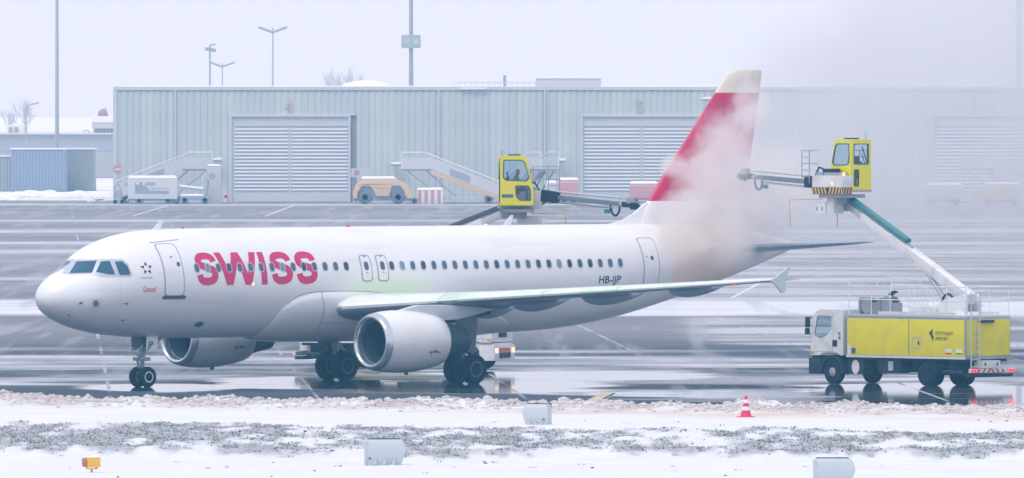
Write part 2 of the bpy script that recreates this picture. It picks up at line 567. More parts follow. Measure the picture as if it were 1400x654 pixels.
# ------------------------------------------------------------------ snowy verge in front of the apron
def crest_y(x):
    return -29.0 - 0.42 * x
def verge():
    xs = np.arange(-34, 34.01, 0.11)
    ys = np.concatenate([np.arange(-128, -10, 0.30)])
    X, Y = np.meshgrid(xs, ys)
    c = crest_y(X) + 2.2 * (fbm(X * 0.12, X * 0 + 3.3, 3, 5) - 0.5)
    t = Y - c                                     # >0 towards the apron
    prof = np.where(t > 0, np.clip(1 - t / 1.8, 0, 1) ** 1.3, np.clip(1 + t / 9.0, 0, 1) ** 1.2)
    lump = fbm(X * 1.1, Y * 0.55, 5, 11)
    Z = prof * (0.05 + 0.40 * lump ** 1.2 + 0.10 * fbm(X * 4.0, Y * 1.6, 3, 13))
    flat = np.clip((-t - 5) / 6, 0, 1)
    Z += flat * (0.06 * fbm(X * 0.35, Y * 0.12, 4, 21) + 0.015 * fbm(X * 2.5, Y * 1.2, 3, 23))
    # turf strip
    g0 = -58.0 - 0.30 * X + 16 * (fbm(X * 0.22, Y * 0.04, 5, 31) - 0.5)
    g1 = -92.0 - 0.16 * X + 12 * (fbm(X * 0.3, Y * 0.05, 5, 33) - 0.5)
    turf = np.clip((g0 - Y) / 5, 0, 1) * np.clip((Y - g1) / 2.5, 0, 1)
    cl = 0.5 * fbm(X * 0.5, Y * 0.10, 4, 41) + 0.5 * fbm(X * 1.7, Y * 0.22, 3, 47)
    cover = np.clip((turf * 0.95 + (cl - 0.5) * 4.4 - 0.40) * 1.4, 0, 1) * (turf > 0.02)
    Z += turf * (0.22 * fbm(X * 1.1, Y * 0.28, 4, 43) + 0.12 * fbm(X * 2.9, Y * 0.6, 3, 45))
    Z = np.where(t > 1.9, -0.02, Z + 0.006)
    dirt = np.clip(prof * 1.6, 0, 1) * np.clip((fbm(X * 0.9, Y * 0.5, 5, 51) - 0.33) * 2.6, 0, 1)
    ny, nx = X.shape
    me = bpy.data.meshes.new('snow_verge')
    co = np.stack([X, Y, Z], -1).reshape(-1, 3)
    idx = np.arange(ny * nx).reshape(ny, nx)
    keep = (t[:-1, :-1] < 2.6)
    q = np.stack([idx[:-1, :-1], idx[:-1, 1:], idx[1:, 1:], idx[1:, :-1]], -1)[keep]
    me.vertices.add(len(co))
    me.vertices.foreach_set('co', co.ravel())
    me.loops.add(q.size)
    me.loops.foreach_set('vertex_index', q.ravel())
    me.polygons.add(len(q))
    me.polygons.foreach_set('loop_start', np.arange(len(q)) * 4)
    me.polygons.foreach_set('loop_total', np.full(len(q), 4))
    me.polygons.foreach_set('use_smooth', np.ones(len(q), bool))
    for nm, arr in (('turf', cover), ('dirt', dirt), ('fluid', np.clip((t + 14) / 6, 0, 1) * np.clip((-t - 3) / 4, 0, 1) * np.clip((X + 6) / 8, 0, 1) * np.clip((fbm(X * 0.3, Y * 0.3, 4, 61) - 0.3) * 2.2, 0, 1))):
        a = me.attributes.new(nm, 'FLOAT', 'POINT')
        a.data.foreach_set('value', arr.ravel().astype(np.float32))
    me.update()
    me.validate()
    m = bpy.data.materials.new('verge_snow')
    m.use_nodes = True
    nt = m.node_tree
    b = nt.nodes['Principled BSDF']
    b.inputs['Roughness'].default_value = 0.75
    b.inputs['Specular IOR Level'].default_value = 0.25
    L = nt.links.new
    tc = nt.nodes.new('ShaderNodeTexCoord')
    def mixc(f, a, col):
        k = nt.nodes.new('ShaderNodeMix')
        k.data_type = 'RGBA'
        L(f, k.inputs['Factor'])
        if isinstance(a, tuple):
            k.inputs[6].default_value = (*a, 1)
        else:
            L(a, k.inputs[6])
        if isinstance(col, tuple):
            k.inputs[7].default_value = (*col, 1)
        else:
            L(col, k.inputs[7])
        return k.outputs[2]
    def attr(n):
        k = nt.nodes.new('ShaderNodeAttribute')
        k.attribute_name = n
        return k.outputs['Fac']
    n = nt.nodes.new('ShaderNodeTexNoise')
    n.inputs['Scale'].default_value = 1.3
    n.inputs['Detail'].default_value = 9
    n.inputs['Roughness'].default_value = 0.7
    L(tc.outputs['Object'], n.inputs['Vector'])
    soil = mixc(n.outputs['Fac'], (0.22, 0.24, 0.26), (0.60, 0.62, 0.66))
    ng_ = nt.nodes.new('ShaderNodeTexNoise')
    ng_.inputs['Scale'].default_value = 0.35
    ng_.inputs['Detail'].default_value = 8
    ng_.inputs['Roughness'].default_value = 0.65
    L(tc.outputs['Object'], ng_.inputs['Vector'])
    snowc = mixc(ng_.outputs['Fac'], (0.60, 0.62, 0.67), (0.86, 0.87, 0.90))
    c0 = mixc(attr('fluid'), snowc, (0.70, 0.56, 0.49))
    c1 = mixc(attr('dirt'), c0, (0.44, 0.36, 0.33))
    c2 = mixc(attr('turf'), c1, soil)
    n3 = nt.nodes.new('ShaderNodeTexNoise')
    n3.inputs['Scale'].default_value = 5.0
    n3.inputs['Detail'].default_value = 3
    L(tc.outputs['Object'], n3.inputs['Vector'])
    sp = nt.nodes.new('ShaderNodeMapRange')
    sp.inputs['From Min'].default_value = 0.74
    sp.inputs['From Max'].default_value = 0.78
    sp.inputs['To Max'].default_value = 0.8
    L(n3.outputs['Fac'], sp.inputs['Value'])
    c3 = mixc(sp.outputs[0], c2, (0.16, 0.17, 0.19))
    L(c3, b.inputs['Base Color'])
    bp = nt.nodes.new('ShaderNodeBump')
    bp.inputs['Strength'].default_value = 0.5
    bp.inputs['Distance'].default_value = 0.05
    L(n.outputs['Fac'], bp.inputs['Height'])
    L(bp.outputs[0], b.inputs['Normal'])
    me.materials.append(m)
    o = bpy.data.objects.new('snow_verge', me)
    COL.objects.link(o)
    tag(o, kind='structure')
    return xs, ys, Z, cover, t
VX, VY, VZ, VCOVER, VT = verge()
def verge_z(x, y):
    i = int(np.clip(round((x - VX[0]) / 0.11), 0, len(VX) - 1))
    j = int(np.clip(round((y - VY[0]) / 0.30), 0, len(VY) - 1))
    return float(VZ[j, i])

def ico(sub=1):
    bm = bmesh.new()
    bmesh.ops.create_icosphere(bm, subdivisions=sub, radius=1)
    v = np.array([p.co[:] for p in bm.verts])
    f = np.array([[q.index for q in p.verts] for p in bm.faces])
    bm.free()
    return v, f

def lumps(name, pts, sizes, m, sub=2, squash=0.75, seed=3):
    v0, f0 = ico(sub)
    rs = np.random.default_rng(seed)
    V, Fc, k = [], [], 0
    for p, s in zip(pts, sizes):
        w = v0 * (1 + 0.30 * (fbm(v0[:, 0] * 1.6 + rs.uniform(0, 99), v0[:, 1] * 1.6 + v0[:, 2] * 1.3 + rs.uniform(0, 99), 2) - 0.5)[:, None] * 2)
        w = w * np.array([rs.uniform(.8, 1.3), rs.uniform(.8, 1.2), squash * rs.uniform(.7, 1.1)]) * s
        a = rs.uniform(0, 6.28)
        w = np.stack([w[:, 0] * np.cos(a) - w[:, 1] * np.sin(a), w[:, 0] * np.sin(a) + w[:, 1] * np.cos(a), w[:, 2]], 1)
        V.append(w + np.array(p))
        Fc.append(f0 + k)
        k += len(v0)
    V, Fc = np.concatenate(V), np.concatenate(Fc)
    me = bpy.data.meshes.new(name)
    me.from_pydata(V.tolist(), [], Fc.tolist())
    me.materials.append(m)
    o = bpy.data.objects.new(name, me)
    COL.objects.link(o)
    return o
CLOD = mat('dirty_snow', (0.62, 0.58, 0.57), 0.75, var=0.30, scale=1.1, bump=0.5, dirt=(0.34, 0.29, 0.27), dirt_amt=0.7, dirt_scale=0.7)
pts, szs = [], []
for _ in range(5200):
    x = RNG.uniform(-30, 30)
    t = RNG.normal(-1.2, 2.2)
    y = crest_y(x) + t
    s = 0.035 + 0.075 * RNG.random() ** 2 + (0.13 * RNG.random() if RNG.random() < 0.04 else 0)
    pts.append((x, y, max(0.0, verge_z(x, y)) + s * 0.2))
    szs.append(s)
tag(lumps('snow_clods', pts, szs, CLOD, sub=1), 'lumps of dirty ploughed snow along the edge of the apron', 'snow', kind='stuff')

# soil clods thrown up on the snow
SOIL = mat('dark_soil', (0.07, 0.075, 0.085), 0.85, var=0.4, scale=5)
pts, szs = [], []
while len(pts) < 280:
    x, y = RNG.uniform(-26, 26), RNG.uniform(-112, -46)
    j, i = int((y - VY[0]) / 0.30), int((x - VX[0]) / 0.11)
    if VCOVER[j, i] < 0.05 and RNG.random() > 0.18:
        continue
    s = 0.02 + 0.045 * RNG.random() ** 2
    pts.append((x, y, verge_z(x, y) + s * 0.2))
    szs.append(s)
tag(lumps('soil_crumbs', pts, szs, SOIL, sub=1, squash=0.5, seed=9), 'dark soil crumbs scattered over the snow of the verge', 'soil', kind='stuff')

def grass():
    N = 10000
    x = RNG.uniform(-30, 30, N * 4)
    y = RNG.uniform(-108, -48, N * 4)
    j = np.clip(((y - VY[0]) / 0.30).astype(int), 0, len(VY) - 1)
    i = np.clip(((x - VX[0]) / 0.11).astype(int), 0, len(VX) - 1)
    p = VCOVER[j, i]
    ok = RNG.random(N * 4) < p * 0.9 + 0.004
    x, y, j, i = x[ok][:N], y[ok][:N], j[ok][:N], i[ok][:N]
    z = VZ[j, i]
    nb = 5
    n = len(x)
    V = np.zeros((n, nb, 4, 3))
    ang = RNG.uniform(0, 2 * np.pi, (n, nb))
    h = RNG.uniform(0.015, 0.07, (n, nb))
    lean = RNG.uniform(0.06, 0.24, (n, nb))
    w = RNG.uniform(0.008, 0.022, (n, nb))
    bx = x[:, None] + RNG.normal(0, 0.05, (n, nb))
    by = y[:, None] + RNG.normal(0, 0.05, (n, nb))
    dx, dy = np.cos(ang), np.sin(ang)
    for k, (s, hh, ll) in enumerate(((-1, -0.02, 0), (1, -0.02, 0), (0.8, 1, 1), (-0.8, 1, 1))):
        V[:, :, k, 0] = bx - dy * w * s + dx * lean * ll
        V[:, :, k, 1] = by + dx * w * s + dy * lean * ll
        V[:, :, k, 2] = z[:, None] + (h * hh if hh > 0 else hh)
    V = V.reshape(-1, 3)
    F_ = np.arange(len(V)).reshape(-1, 4)
    me = bpy.data.meshes.new('frosted_grass')
    me.from_pydata(V.tolist(), [], F_.tolist())
    m = mat('frosted_grass', (0.33, 0.345, 0.34), 0.9, var=0.35, scale=0.5, dirt=(0.56, 0.56, 0.58), dirt_amt=0.8, dirt_scale=0.35, spec=0.2)
    me.materials.append(m)
    o = bpy.data.objects.new('frosted_grass', me)
    COL.objects.link(o)
    tag(o, 'flattened frosty grass showing through the snow of the verge', 'grass', kind='stuff')
grass()
# ------------------------------------------------------------------ airliner
TH = 0.709088703
plane = empty('airliner', (-17.6948, 0, 0), TH)
tag(plane, 'white twin engine jet airliner with magenta lettering and red fin standing on the wet apron', 'airliner')
PM = Matrix.Translation((-17.6948, 0, 0)) @ Matrix.Rotation(TH, 4, 'Z')
PMI = PM.inverted()

def pchip(xk, yk):
    xk, yk = np.array(xk, float), np.array(yk, float)
    h = np.diff(xk)
    d = np.diff(yk) / h
    m = np.zeros(len(xk))
    m[0], m[-1] = d[0], d[-1]
    for i in range(1, len(xk) - 1):
        if d[i - 1] * d[i] > 0:
            w1, w2 = 2 * h[i] + h[i - 1], h[i] + 2 * h[i - 1]
            m[i] = (w1 + w2) / (w1 / d[i - 1] + w2 / d[i])
    def f(x):
        x = np.clip(x, xk[0], xk[-1])
        i = np.clip(np.searchsorted(xk, x) - 1, 0, len(h) - 1)
        t = (x - xk[i]) / h[i]
        return ((1 + 2 * t) * (1 - t) ** 2 * yk[i] + t * (1 - t) ** 2 * h[i] * m[i]
                + t * t * (3 - 2 * t) * yk[i + 1] + t * t * (t - 1) * h[i] * m[i + 1])
    return f
f_hw = pchip([0, .02, .06, .15, .3, .6, 1.0, 1.5, 2, 2.5, 3, 4, 5, 6, 8, 23, 25, 27, 29, 31, 33, 35, 36.5, 37.5],
             [.01, .15, .27, .43, .61, .86, 1.11, 1.35, 1.53, 1.67, 1.77, 1.89, 1.95, 1.975, 1.975, 1.975, 1.965, 1.90, 1.76, 1.50, 1.16, .76, .45, .20])
f_top = pchip([0, .02, .06, .15, .3, .6, 1.0, 1.45, 1.65, 2.0, 2.4, 2.8, 3.2, 4, 5, 6, 7.5, 28, 30, 32, 34, 36, 37.5],
              [3.36, 3.50, 3.61, 3.75, 3.91, 4.13, 4.35, 4.55, 4.66, 4.95, 5.21, 5.40, 5.54, 5.74, 5.87, 5.915, 5.93, 5.94, 5.94, 5.91, 5.80, 5.55, 5.22])
f_bot = pchip([0, .02, .06, .15, .3, .6, 1.0, 1.5, 2, 3, 4, 5, 6, 7.5, 22, 24, 26, 28, 30, 32, 34, 36, 37.5],
              [3.34, 3.22, 3.12, 2.99, 2.85, 2.66, 2.48, 2.31, 2.18, 2.00, 1.90, 1.85, 1.82, 1.80, 1.80, 1.85, 2.00, 2.28, 2.70, 3.20, 3.74, 4.34, 4.82])
def sec(x):
    if x < 2.0:
        x = max(0.0, (x - 0.13) / 1.87 * 2.0)
    tp, bt = float(f_top(x)), float(f_bot(x))
    return (tp + bt) / 2, float(f_hw(x)), (tp - bt) / 2
def fus(x, t, off=0.0):
    """point on the skin; t measured from the crown towards port"""
    zc, hw, hh = sec(x)
    return Vector((x, -(hw + off) * math.sin(t), zc + (hh + off) * math.cos(t)))
xs_ = sorted(set([.13, .145, .17, .2, .25, .32, .4, .5, .6, .7, .85, 1.0, 1.2, 1.45, 1.65, 1.85, 2.1, 2.4, 2.7, 3, 3.4, 3.8, 4.3, 4.8, 5.4, 6, 6.7, 7.5]
                 + list(np.arange(8.5, 22.5, 1.0)) + list(np.arange(22.5, 37.6, 0.5))))
NS = 64
rings = [[fus(x, 2 * math.pi * k / NS) for k in range(NS)] for x in xs_]

def skin_material():
    m = bpy.data.materials.new('airliner_skin')
    m.use_nodes = True
    nt = m.node_tree
    b = nt.nodes['Principled BSDF']
    L = nt.links.new
    tc = nt.nodes.new('ShaderNodeTexCoord')
    sx = nt.nodes.new('ShaderNodeSeparateXYZ')
    L(tc.outputs['Object'], sx.inputs[0])
    def noise(sc, stretch, det=6):
        mp = nt.nodes.new('ShaderNodeMapping')
        mp.inputs['Scale'].default_value = stretch
        n = nt.nodes.new('ShaderNodeTexNoise')
        n.inputs['Scale'].default_value = sc
        n.inputs['Detail'].default_value = det
        L(tc.outputs['Object'], mp.inputs[0])
        L(mp.outputs[0], n.inputs['Vector'])
        return n.outputs['Fac']
    def rg(v, a, c, lo=0.0, hi=1.0):
        k = nt.nodes.new('ShaderNodeMapRange')
        k.interpolation_type = 'SMOOTHSTEP'
        for i, q in zip((1, 2, 3, 4), (a, c, lo, hi)):
            k.inputs[i].default_value = q
        L(v, k.inputs[0])
        return k.outputs[0]
    def mul(a, c):
        k = nt.nodes.new('ShaderNodeMath')
        k.operation = 'MULTIPLY'
        for i, q in enumerate((a, c)):
            if isinstance(q, (int, float)):
                k.inputs[i].default_value = q
            else:
                L(q, k.inputs[i])
        return k.outputs[0]
    def mixc(f, a, c):
        k = nt.nodes.new('ShaderNodeMix')
        k.data_type = 'RGBA'
        L(f, k.inputs['Factor'])
        for i, q in ((6, a), (7, c)):
            if isinstance(q, tuple):
                k.inputs[i].default_value = (*q, 1)
            else:
                L(q, k.inputs[i])
        return k.outputs[2]
    base = mixc(noise(0.7, (1, 1, 1)), (0.80, 0.815, 0.84), (0.84, 0.85, 0.87))
    grime = mul(rg(noise(1.2, (0.25, 1, 2.2), 8), 0.5, 0.75), 0.22)
    base = mixc(grime, base, (0.50, 0.52, 0.56))
    fr = nt.nodes.new('ShaderNodeMath')
    fr.operation = 'PINGPONG'
    fr.inputs[1].default_value = 1.32
    L(sx.outputs['X'], fr.inputs[0])
    base = mixc(mul(rg(fr.outputs[0], 0.006, 0.016, 1.0, 0.0), 0.22), base, (0.42, 0.45, 0.50))     # frame joints
    # orange de-icing fluid running down the rear fuselage
    run = rg(noise(0.9, (1.3, 0.5, 0.22), 6), 0.30, 0.72)
    zone = mul(rg(sx.outputs['X'], 29.7, 30.5), rg(sx.outputs['X'], 33.6, 35.2, 1.0, 0.0))
    base = mixc(mul(rg(mul(rg(noise(0.5, (1, 1, 0.5), 5), 0.2, 0.7, 0.5, 1.0), zone), 0.0, 1.0), 0.62), base, (0.90, 0.60, 0.44))
    gz = mul(mul(rg(sx.outputs['X'], 13.0, 14.2), rg(sx.outputs['X'], 16.0, 18.5, 1.0, 0.0)), mul(rg(sx.outputs['Z'], 2.9, 3.4), rg(sx.outputs['Z'], 3.7, 4.3, 1.0, 0.0)))
    base = mixc(mul(gz, 0.7), base, (0.74, 0.88, 0.58))      # green anti-icing fluid splashed at the wing root
    L(base, b.inputs['Base Color'])
    b.inputs['Roughness'].default_value = 0.30
    b.inputs['Coat Weight'].default_value = 0.4
    b.inputs['Coat Roughness'].default_value = 0.12
    return m
SKIN = skin_material()
fuselage = MB().loft(rings).build('fuselage', SKIN, plane, smooth=60)

bvh = BVHTree.FromPolygons([v.co.copy() for v in fuselage.data.vertices], [tuple(p.vertices) for p in fuselage.data.polygons])
def cast(u, v, off=0.006):
    """photo pixel -> point on the port skin of the airliner, in its own frame"""
    d = Vector(((u - 700) / FPX, 1.0, -(v - VH) / FPX)).normalized()
    o = PMI @ CAM
    dl = PMI.to_3x3() @ d
    h = bvh.ray_cast(o, dl)
    if h[0] is None:
        h = bvh.find_nearest(o + dl * 505)
        for k in range(480, 540, 2):
            g = bvh.find_nearest(o + dl * k)
            if g[3] < h[3]:
                h = g
    n = h[1]
    if n.dot(dl) > 0:
        n = -n
    return h[0] + n * off

def cut_poly(poly, step, axes=(0, 1)):
    """fill a flat polygon and cut it into cells so that it can follow a curved skin"""
    bm = bmesh.new()
    vs = [bm.verts.new((p[0], p[1], 0)) for p in poly]
    tris = tessellate_polygon([[Vector((p[0], p[1], 0)) for p in poly]])
    for t in tris:
        try:
            bm.faces.new([vs[i] for i in t])
        except ValueError:
            pass
    for ax in axes:
        lo, hi = min(p[ax] for p in poly), max(p[ax] for p in poly)
        k = lo + step
        while k < hi - 1e-6:
            co, no = [0, 0, 0], [0, 0, 0]
            co[ax], no[ax] = k, 1
            bmesh.ops.bisect_plane(bm, geom=bm.verts[:] + bm.edges[:] + bm.faces[:], plane_co=co, plane_no=no, dist=1e-6)
            k += step
    bm.verts.index_update()
    V = [(v.co.x, v.co.y) for v in bm.verts]
    F_ = [tuple(v.index for v in f.verts) for f in bm.faces]
    bm.free()
    return V, F_

def px_decal(name, poly, m, parent, off=0.006, step=3.0, mirror=False, org=None, sc=None):
    if org:
        poly = [(org[0] + p[0] / sc, org[1] + p[1] / sc) for p in poly]
    V, F_ = cut_poly(poly, step)
    P = [cast(u, v, off) for u, v in V]
    mb = MB()
    mb.add(P, F_)
    o = mb.build(name, m, parent, smooth=60)
    if mirror:
        mb2 = MB()
        mb2.add([(p.x, -p.y, p.z) for p in P], F_)
        mb2.build(name, m, parent, smooth=60)
    return o

def wrap(x, z0, v, off):
    zc, hw, hh = sec(x)
    t0 = math.acos(max(-1, min(1, (z0 - zc) / hh)))
    return fus(x, t0 - v / hh, off)

def wrap_decal(polys, x0, z0, off, step=0.12, mb=None):
    mb = mb or MB()
    for poly in polys:
        V, F_ = cut_poly(poly, step, axes=(1,))
        mb.add([wrap(x0 + u, z0, v, off) for u, v in V], F_)
    return mb
def rrect(w, h, r, n=5, cx=0.0, cy=0.0):
    P = []
    for sx_, sy_, a0 in ((1, 1, 0), (-1, 1, 90), (-1, -1, 180), (1, -1, 270)):
        for i in range(n + 1):
            a = math.radians(a0 + 90 * i / n)
            P.append((cx + sx_ * (w / 2 - r) + r * math.cos(a), cy + sy_ * (h / 2 - r) + r * math.sin(a)))
    return P
def ring_decal(mb, outer, inner, x0, z0, off, side=1):
    n = len(outer)
    vs = [wrap(x0 + u, z0, v, off) for u, v in outer] + [wrap(x0 + u, z0, v, off) for u, v in inner]
    vs = [(p.x, p.y * side, p.z) for p in vs]
    mb.add(vs, [(i, (i + 1) % n, n + (i + 1) % n, n + i) for i in range(n)])
def dense(poly, step=0.12):
    out = []
    for a, b in zip(poly, poly[1:] + poly[:1]):
        k = max(1, int(math.dist(a, b) / step))
        out += [(a[0] + (b[0] - a[0]) * i / k, a[1] + (b[1] - a[1]) * i / k) for i in range(k)]
    return out

PANE = mat('airliner_pane', (0.07, 0.11, 0.17), 0.10, var=0.25, scale=0.9, spec=0.6)
PANES = [PANE, PANE, PANE, mat('airliner_pane_blind', (0.20, 0.26, 0.34), 0.2, var=0.2, scale=1.5), mat('airliner_pane_dark', (0.03, 0.06, 0.10), 0.08, var=0.3), mat('airliner_pane_teal', (0.06, 0.15, 0.22), 0.08, var=0.4, scale=4)]
SURR = mat('window_surround', (0.52, 0.56, 0.63), 0.35, 0.2)
SEAM = mat('door_seam', (0.30, 0.34, 0.42), 0.5)
SILL = mat('door_sill', (0.06, 0.10, 0.17), 0.5)
COCK = mat('cockpit_pane', (0.025, 0.10, 0.17), 0.06, var=0.4, scale=0.8, spec=0.6)

# cockpit windows
Z1 = dict(org=(40, 320), sc=5.45)
px_decal('cockpit_window_frame', [(243, 294), (318, 183), (345, 195), (500, 188), (690, 187), (735, 222), (770, 300), (752, 322), (540, 323), (462, 299), (300, 303)],
         SURR, fuselage, 0.006, 2.0, True, **Z1)
for nm, poly in (('cockpit_window', [(300, 293), (352, 207), (503, 200), (468, 290)]),
                 ('cockpit_window', [(497, 285), (533, 206), (600, 203), (639, 303), (600, 303)]),
                 ('cockpit_window', [(636, 207), (692, 205), (733, 242), (750, 290), (747, 306), (672, 307)])):
    px_decal(nm, poly, COCK, fuselage, 0.014, 1.5, True, **Z1)

# cabin windows
WX = [6.15 + 0.5205 * k for k in range(15)] + [15.68 + 0.5245 * k for k in range(23)]
WZ = 4.47
wmb = MB()
V, F_ = cut_poly(rrect(0.215, 0.325, 0.10, 4), 0.07, axes=(1,))
Vr = rrect(0.275, 0.385, 0.125, 4)
Vi = rrect(0.215, 0.325, 0.10, 4)
def window_mesh(x, side=1):
    mb = MB()
    pv = [wrap(x + u, WZ, v, 0.008) for u, v in V]
    mb.add([(p.x, p.y * side, p.z) for p in pv], F_)
    mb.use(1)
    ring_decal(mb, Vr, Vi, x, WZ, 0.010, side)
    return mb
for x in WX:
    for side in (1, -1):
        window_mesh(x, side).build('cabin_window', [random.choice(PANES), SURR], fuselage, smooth=60)

# doors
def door(name, x0, x1, z0, h, r, pane=None, sill=False, side=1, extra=False):
    w = x1 - x0
    cx = (x0 + x1) / 2
    out = dense(rrect(w, h, r, 5, 0, h / 2))
    inn = [((u) * (w - 0.085) / w, h / 2 + (v - h / 2) * (h - 0.085) / h) for u, v in out]
    mb = MB()
    Vp, Fp = cut_poly(inn, 0.15, axes=(1,))
    P = [wrap(cx + u, z0, v, 0.012) for u, v in Vp]
    mb.add([(p.x, p.y * side, p.z) for p in P], Fp)
    mb.use(1)
    ring_decal(mb, out, inn, cx, z0, 0.008, side)
    if pane:
        pw, ph, pu, pv = pane
        mb.use(2)
        Vq, Fq = cut_poly(rrect(pw, ph, min(pw, ph) * 0.45, 4, pu, pv), 0.08, axes=(1,))
        P = [wrap(cx + u, z0, v, 0.018) for u, v in Vq]
        mb.add([(p.x, p.y * side, p.z) for p in P], Fq)
    if sill:
        mb.use(3)
        Vq, Fq = cut_poly(rrect(w + 0.16, 0.13, 0.05, 3, 0, -0.03), 0.08, axes=(1,))
        P = [wrap(cx + u, z0, v, 0.03) for u, v in Vq]
        mb.add([(p.x, p.y * side, p.z) for p in P], Fq)
    if extra:
        mb.use(4)
        for (a, b, c, d) in extra:
            Vq, Fq = cut_poly([(a, b), (a + c, b), (a + c, b + d), (a, b + d)], 0.08, axes=(1,))
            P = [wrap(cx + u, z0, v, 0.020) for u, v in Vq]
            mb.add([(p.x, p.y * side, p.z) for p in P], Fq)
    return mb.build(name, [SKIN, SEAM, PANE, SILL, RED], fuselage, smooth=60)
for side in (1, -1):
    door('cabin_door', 4.57, 5.50, 3.42, 2.18, 0.16, (0.16, 0.18, 0.27, 1.22), True, side, [(-0.02, 1.5, 0.1, 0.05)])
    door('cabin_door', 28.46, 29.34, 3.45, 2.12, 0.16, (0.15, 0.18, 0.05, 1.22), False, side, [(-0.25, 1.25, 0.07, 0.05)])
    for x in (14.42, 15.22):
        door('overwing_exit', x - 0.27, x + 0.27, 3.88, 1.05, 0.14, (0.22, 0.34, 0, 0.60), False, side, [(-0.05, 0.96, 0.12, 0.05), (-0.05, 0.33, 0.1, 0.03)])

# lettering: S from a stroked curve, W and I as outlines
def stroke_s(h=1.29, w=1.0, th=0.29):
    P = [(.865, .90), (.82, 1.05), (.68, 1.13), (.5, 1.15), (.3, 1.12), (.175, 1.02), (.155, .885), (.235, .77), (.5, .675), (.765, .585), (.86, .46),
         (.855, .31), (.75, .195), (.5, .14), (.28, .165), (.165, .26), (.13, .40)]
    C = []
    for i in range(len(P) - 1):
        p0, p1, p2, p3 = P[max(i - 1, 0)], P[i], P[i + 1], P[min(i + 2, len(P) - 1)]
        for k in range(5):
            t = k / 5
            C.append(tuple(0.5 * (2 * p1[a] + (p2[a] - p0[a]) * t + (2 * p0[a] - 5 * p1[a] + 4 * p2[a] - p3[a]) * t * t
                                  + (3 * p1[a] - p0[a] - 3 * p2[a] + p3[a]) * t ** 3) for a in (0, 1)))
    C.append(P[-1])
    Lf, Rt = [], []
    for i, c in enumerate(C):
        a, b = C[max(i - 1, 0)], C[min(i + 1, len(C) - 1)]
        d = Vector((b[0] - a[0], b[1] - a[1])).normalized()
        n = Vector((-d.y, d.x)) * th / 2
        Lf.append((c[0] + n.x, c[1] + n.y))
        Rt.append((c[0] - n.x, c[1] - n.y))
    return Lf, Rt
Lf, Rt = stroke_s()
HH = 1.29
Wp = [(0, HH), (.31, HH), (.56, .42), (.84, HH), (1.17, HH), (1.45, .42), (1.70, HH), (2.01, HH), (1.615, 0), (1.30, 0), (1.005, .86), (.71, 0), (.395, 0)]
Ip = [(0, 0), (.29, 0), (.29, HH), (0, HH)]
LX = 6.13
for ch, u0 in (('S', 0.0), ('W', 1.01), ('I', 3.10), ('S', 3.63), ('S', 4.84)):
    mb = MB()
    if ch == 'S':
        n = len(Lf)
        mb.add([wrap(LX + u0 + p[0], 3.82, p[1], 0.005) for p in Lf + Rt], [(i, i + 1, n + i + 1, n + i) for i in range(n - 1)])
    else:
        wrap_decal([[(p[0] + u0, p[1]) for p in (Wp if ch == 'W' else Ip)]], LX, 3.82, 0.005, mb=mb)
    mb.build('letter', PINK, fuselage, smooth=60)

def fus_text(name, s, size, m, x0, z0, bold=0.0, sx=1.0, shear=0.0):
    o = text(name, s, size, m, fuselage, Matrix.Identity(4), bold, 0.0, sx=sx)
    for v in o.data.vertices:
        v.co = wrap(x0 + v.co.x + shear * v.co.y, z0, v.co.y, 0.007)
    return o
fus_text('registration', 'HB-IJP', 0.40, NAVY, 26.02, 3.70, 0.006, 1.12, 0.12)
fus_text('town_name', 'Gstaad', 0.30, RED, 3.58, 3.60, 0.0, 0.70)
fus_text('alliance_name', 'STAR ALLIANCE', 0.075, NAVY, 3.50, 4.10, 0.0)
# five pointed alliance emblem: five kites round a gap
mb = MB()
for k in range(5):
    a = math.radians(90 + 72 * k)
    R_ = lambda r, t: (0.42 + r * math.cos(a + math.radians(t)), 0.38 + r * math.sin(a + math.radians(t)))
    wrap_decal([[R_(0.27, 0), R_(0.15, 28), R_(0.12, -30)]], 3.42, 4.12, 0.008, mb=mb)
mb.build('alliance_emblem', NAVY, fuselage, smooth=60)
# small marks and sensors on the nose
px_decal('static_port_plate', [(455, 480), (538, 480), (538, 563), (455, 563)], mat('static_plate', (0.74, 0.70, 0.74), 0.4), fuselage, 0.006, 3, **Z1)
px_decal('static_port', [(495 + 22 * math.cos(k * .5236), 518 + 24 * math.sin(k * .5236)) for k in range(12)], mat('static_disc', (0.25, 0.24, 0.30), 0.4, 0.4), fuselage, 0.012, 3, **Z1)
px_decal('probe_mark', [(697, 516), (728, 516), (728, 508), (735, 508), (735, 533), (728, 533), (728, 523), (697, 523)], RED, fuselage, 0.008, 3, **Z1)
for poly in ([(365, 525), (380, 507), (400, 507), (388, 522)], [(278, 598), (300, 599), (312, 606), (290, 606)], [(678, 645), (700, 636), (712, 638), (692, 648)]):
    px_decal('sensor_probe', poly, SILL, fuselage, 0.02, 3, **Z1)
px_decal('drain_port', [(272 + 5.6 * math.cos(k * .5236) * 1.0, 443.5 + 3 * math.sin(k * .5236) - 1.2 * math.cos(k * .5236)) for k in range(12)], SILL, fuselage, 0.01, 2)
px_decal('drain_ring', [(272 + 8 * math.cos(k * .5236) * 1.0, 443.5 + 4.6 * math.sin(k * .5236) - 1.6 * math.cos(k * .5236)) for k in range(12)], SURR, fuselage, 0.006, 2)
px_decal('door_hood', [(204, 332), (244, 327.4), (244, 328.2), (204, 332.8)], SEAM, fuselage, 0.012, 2)
lamp = px_decal('wing_light', [(345.5 + 2 * math.cos(k * .7854), 388.5 + 2 * math.sin(k * .7854)) for k in range(8)], HEAD, fuselage, 0.03, 1.5)

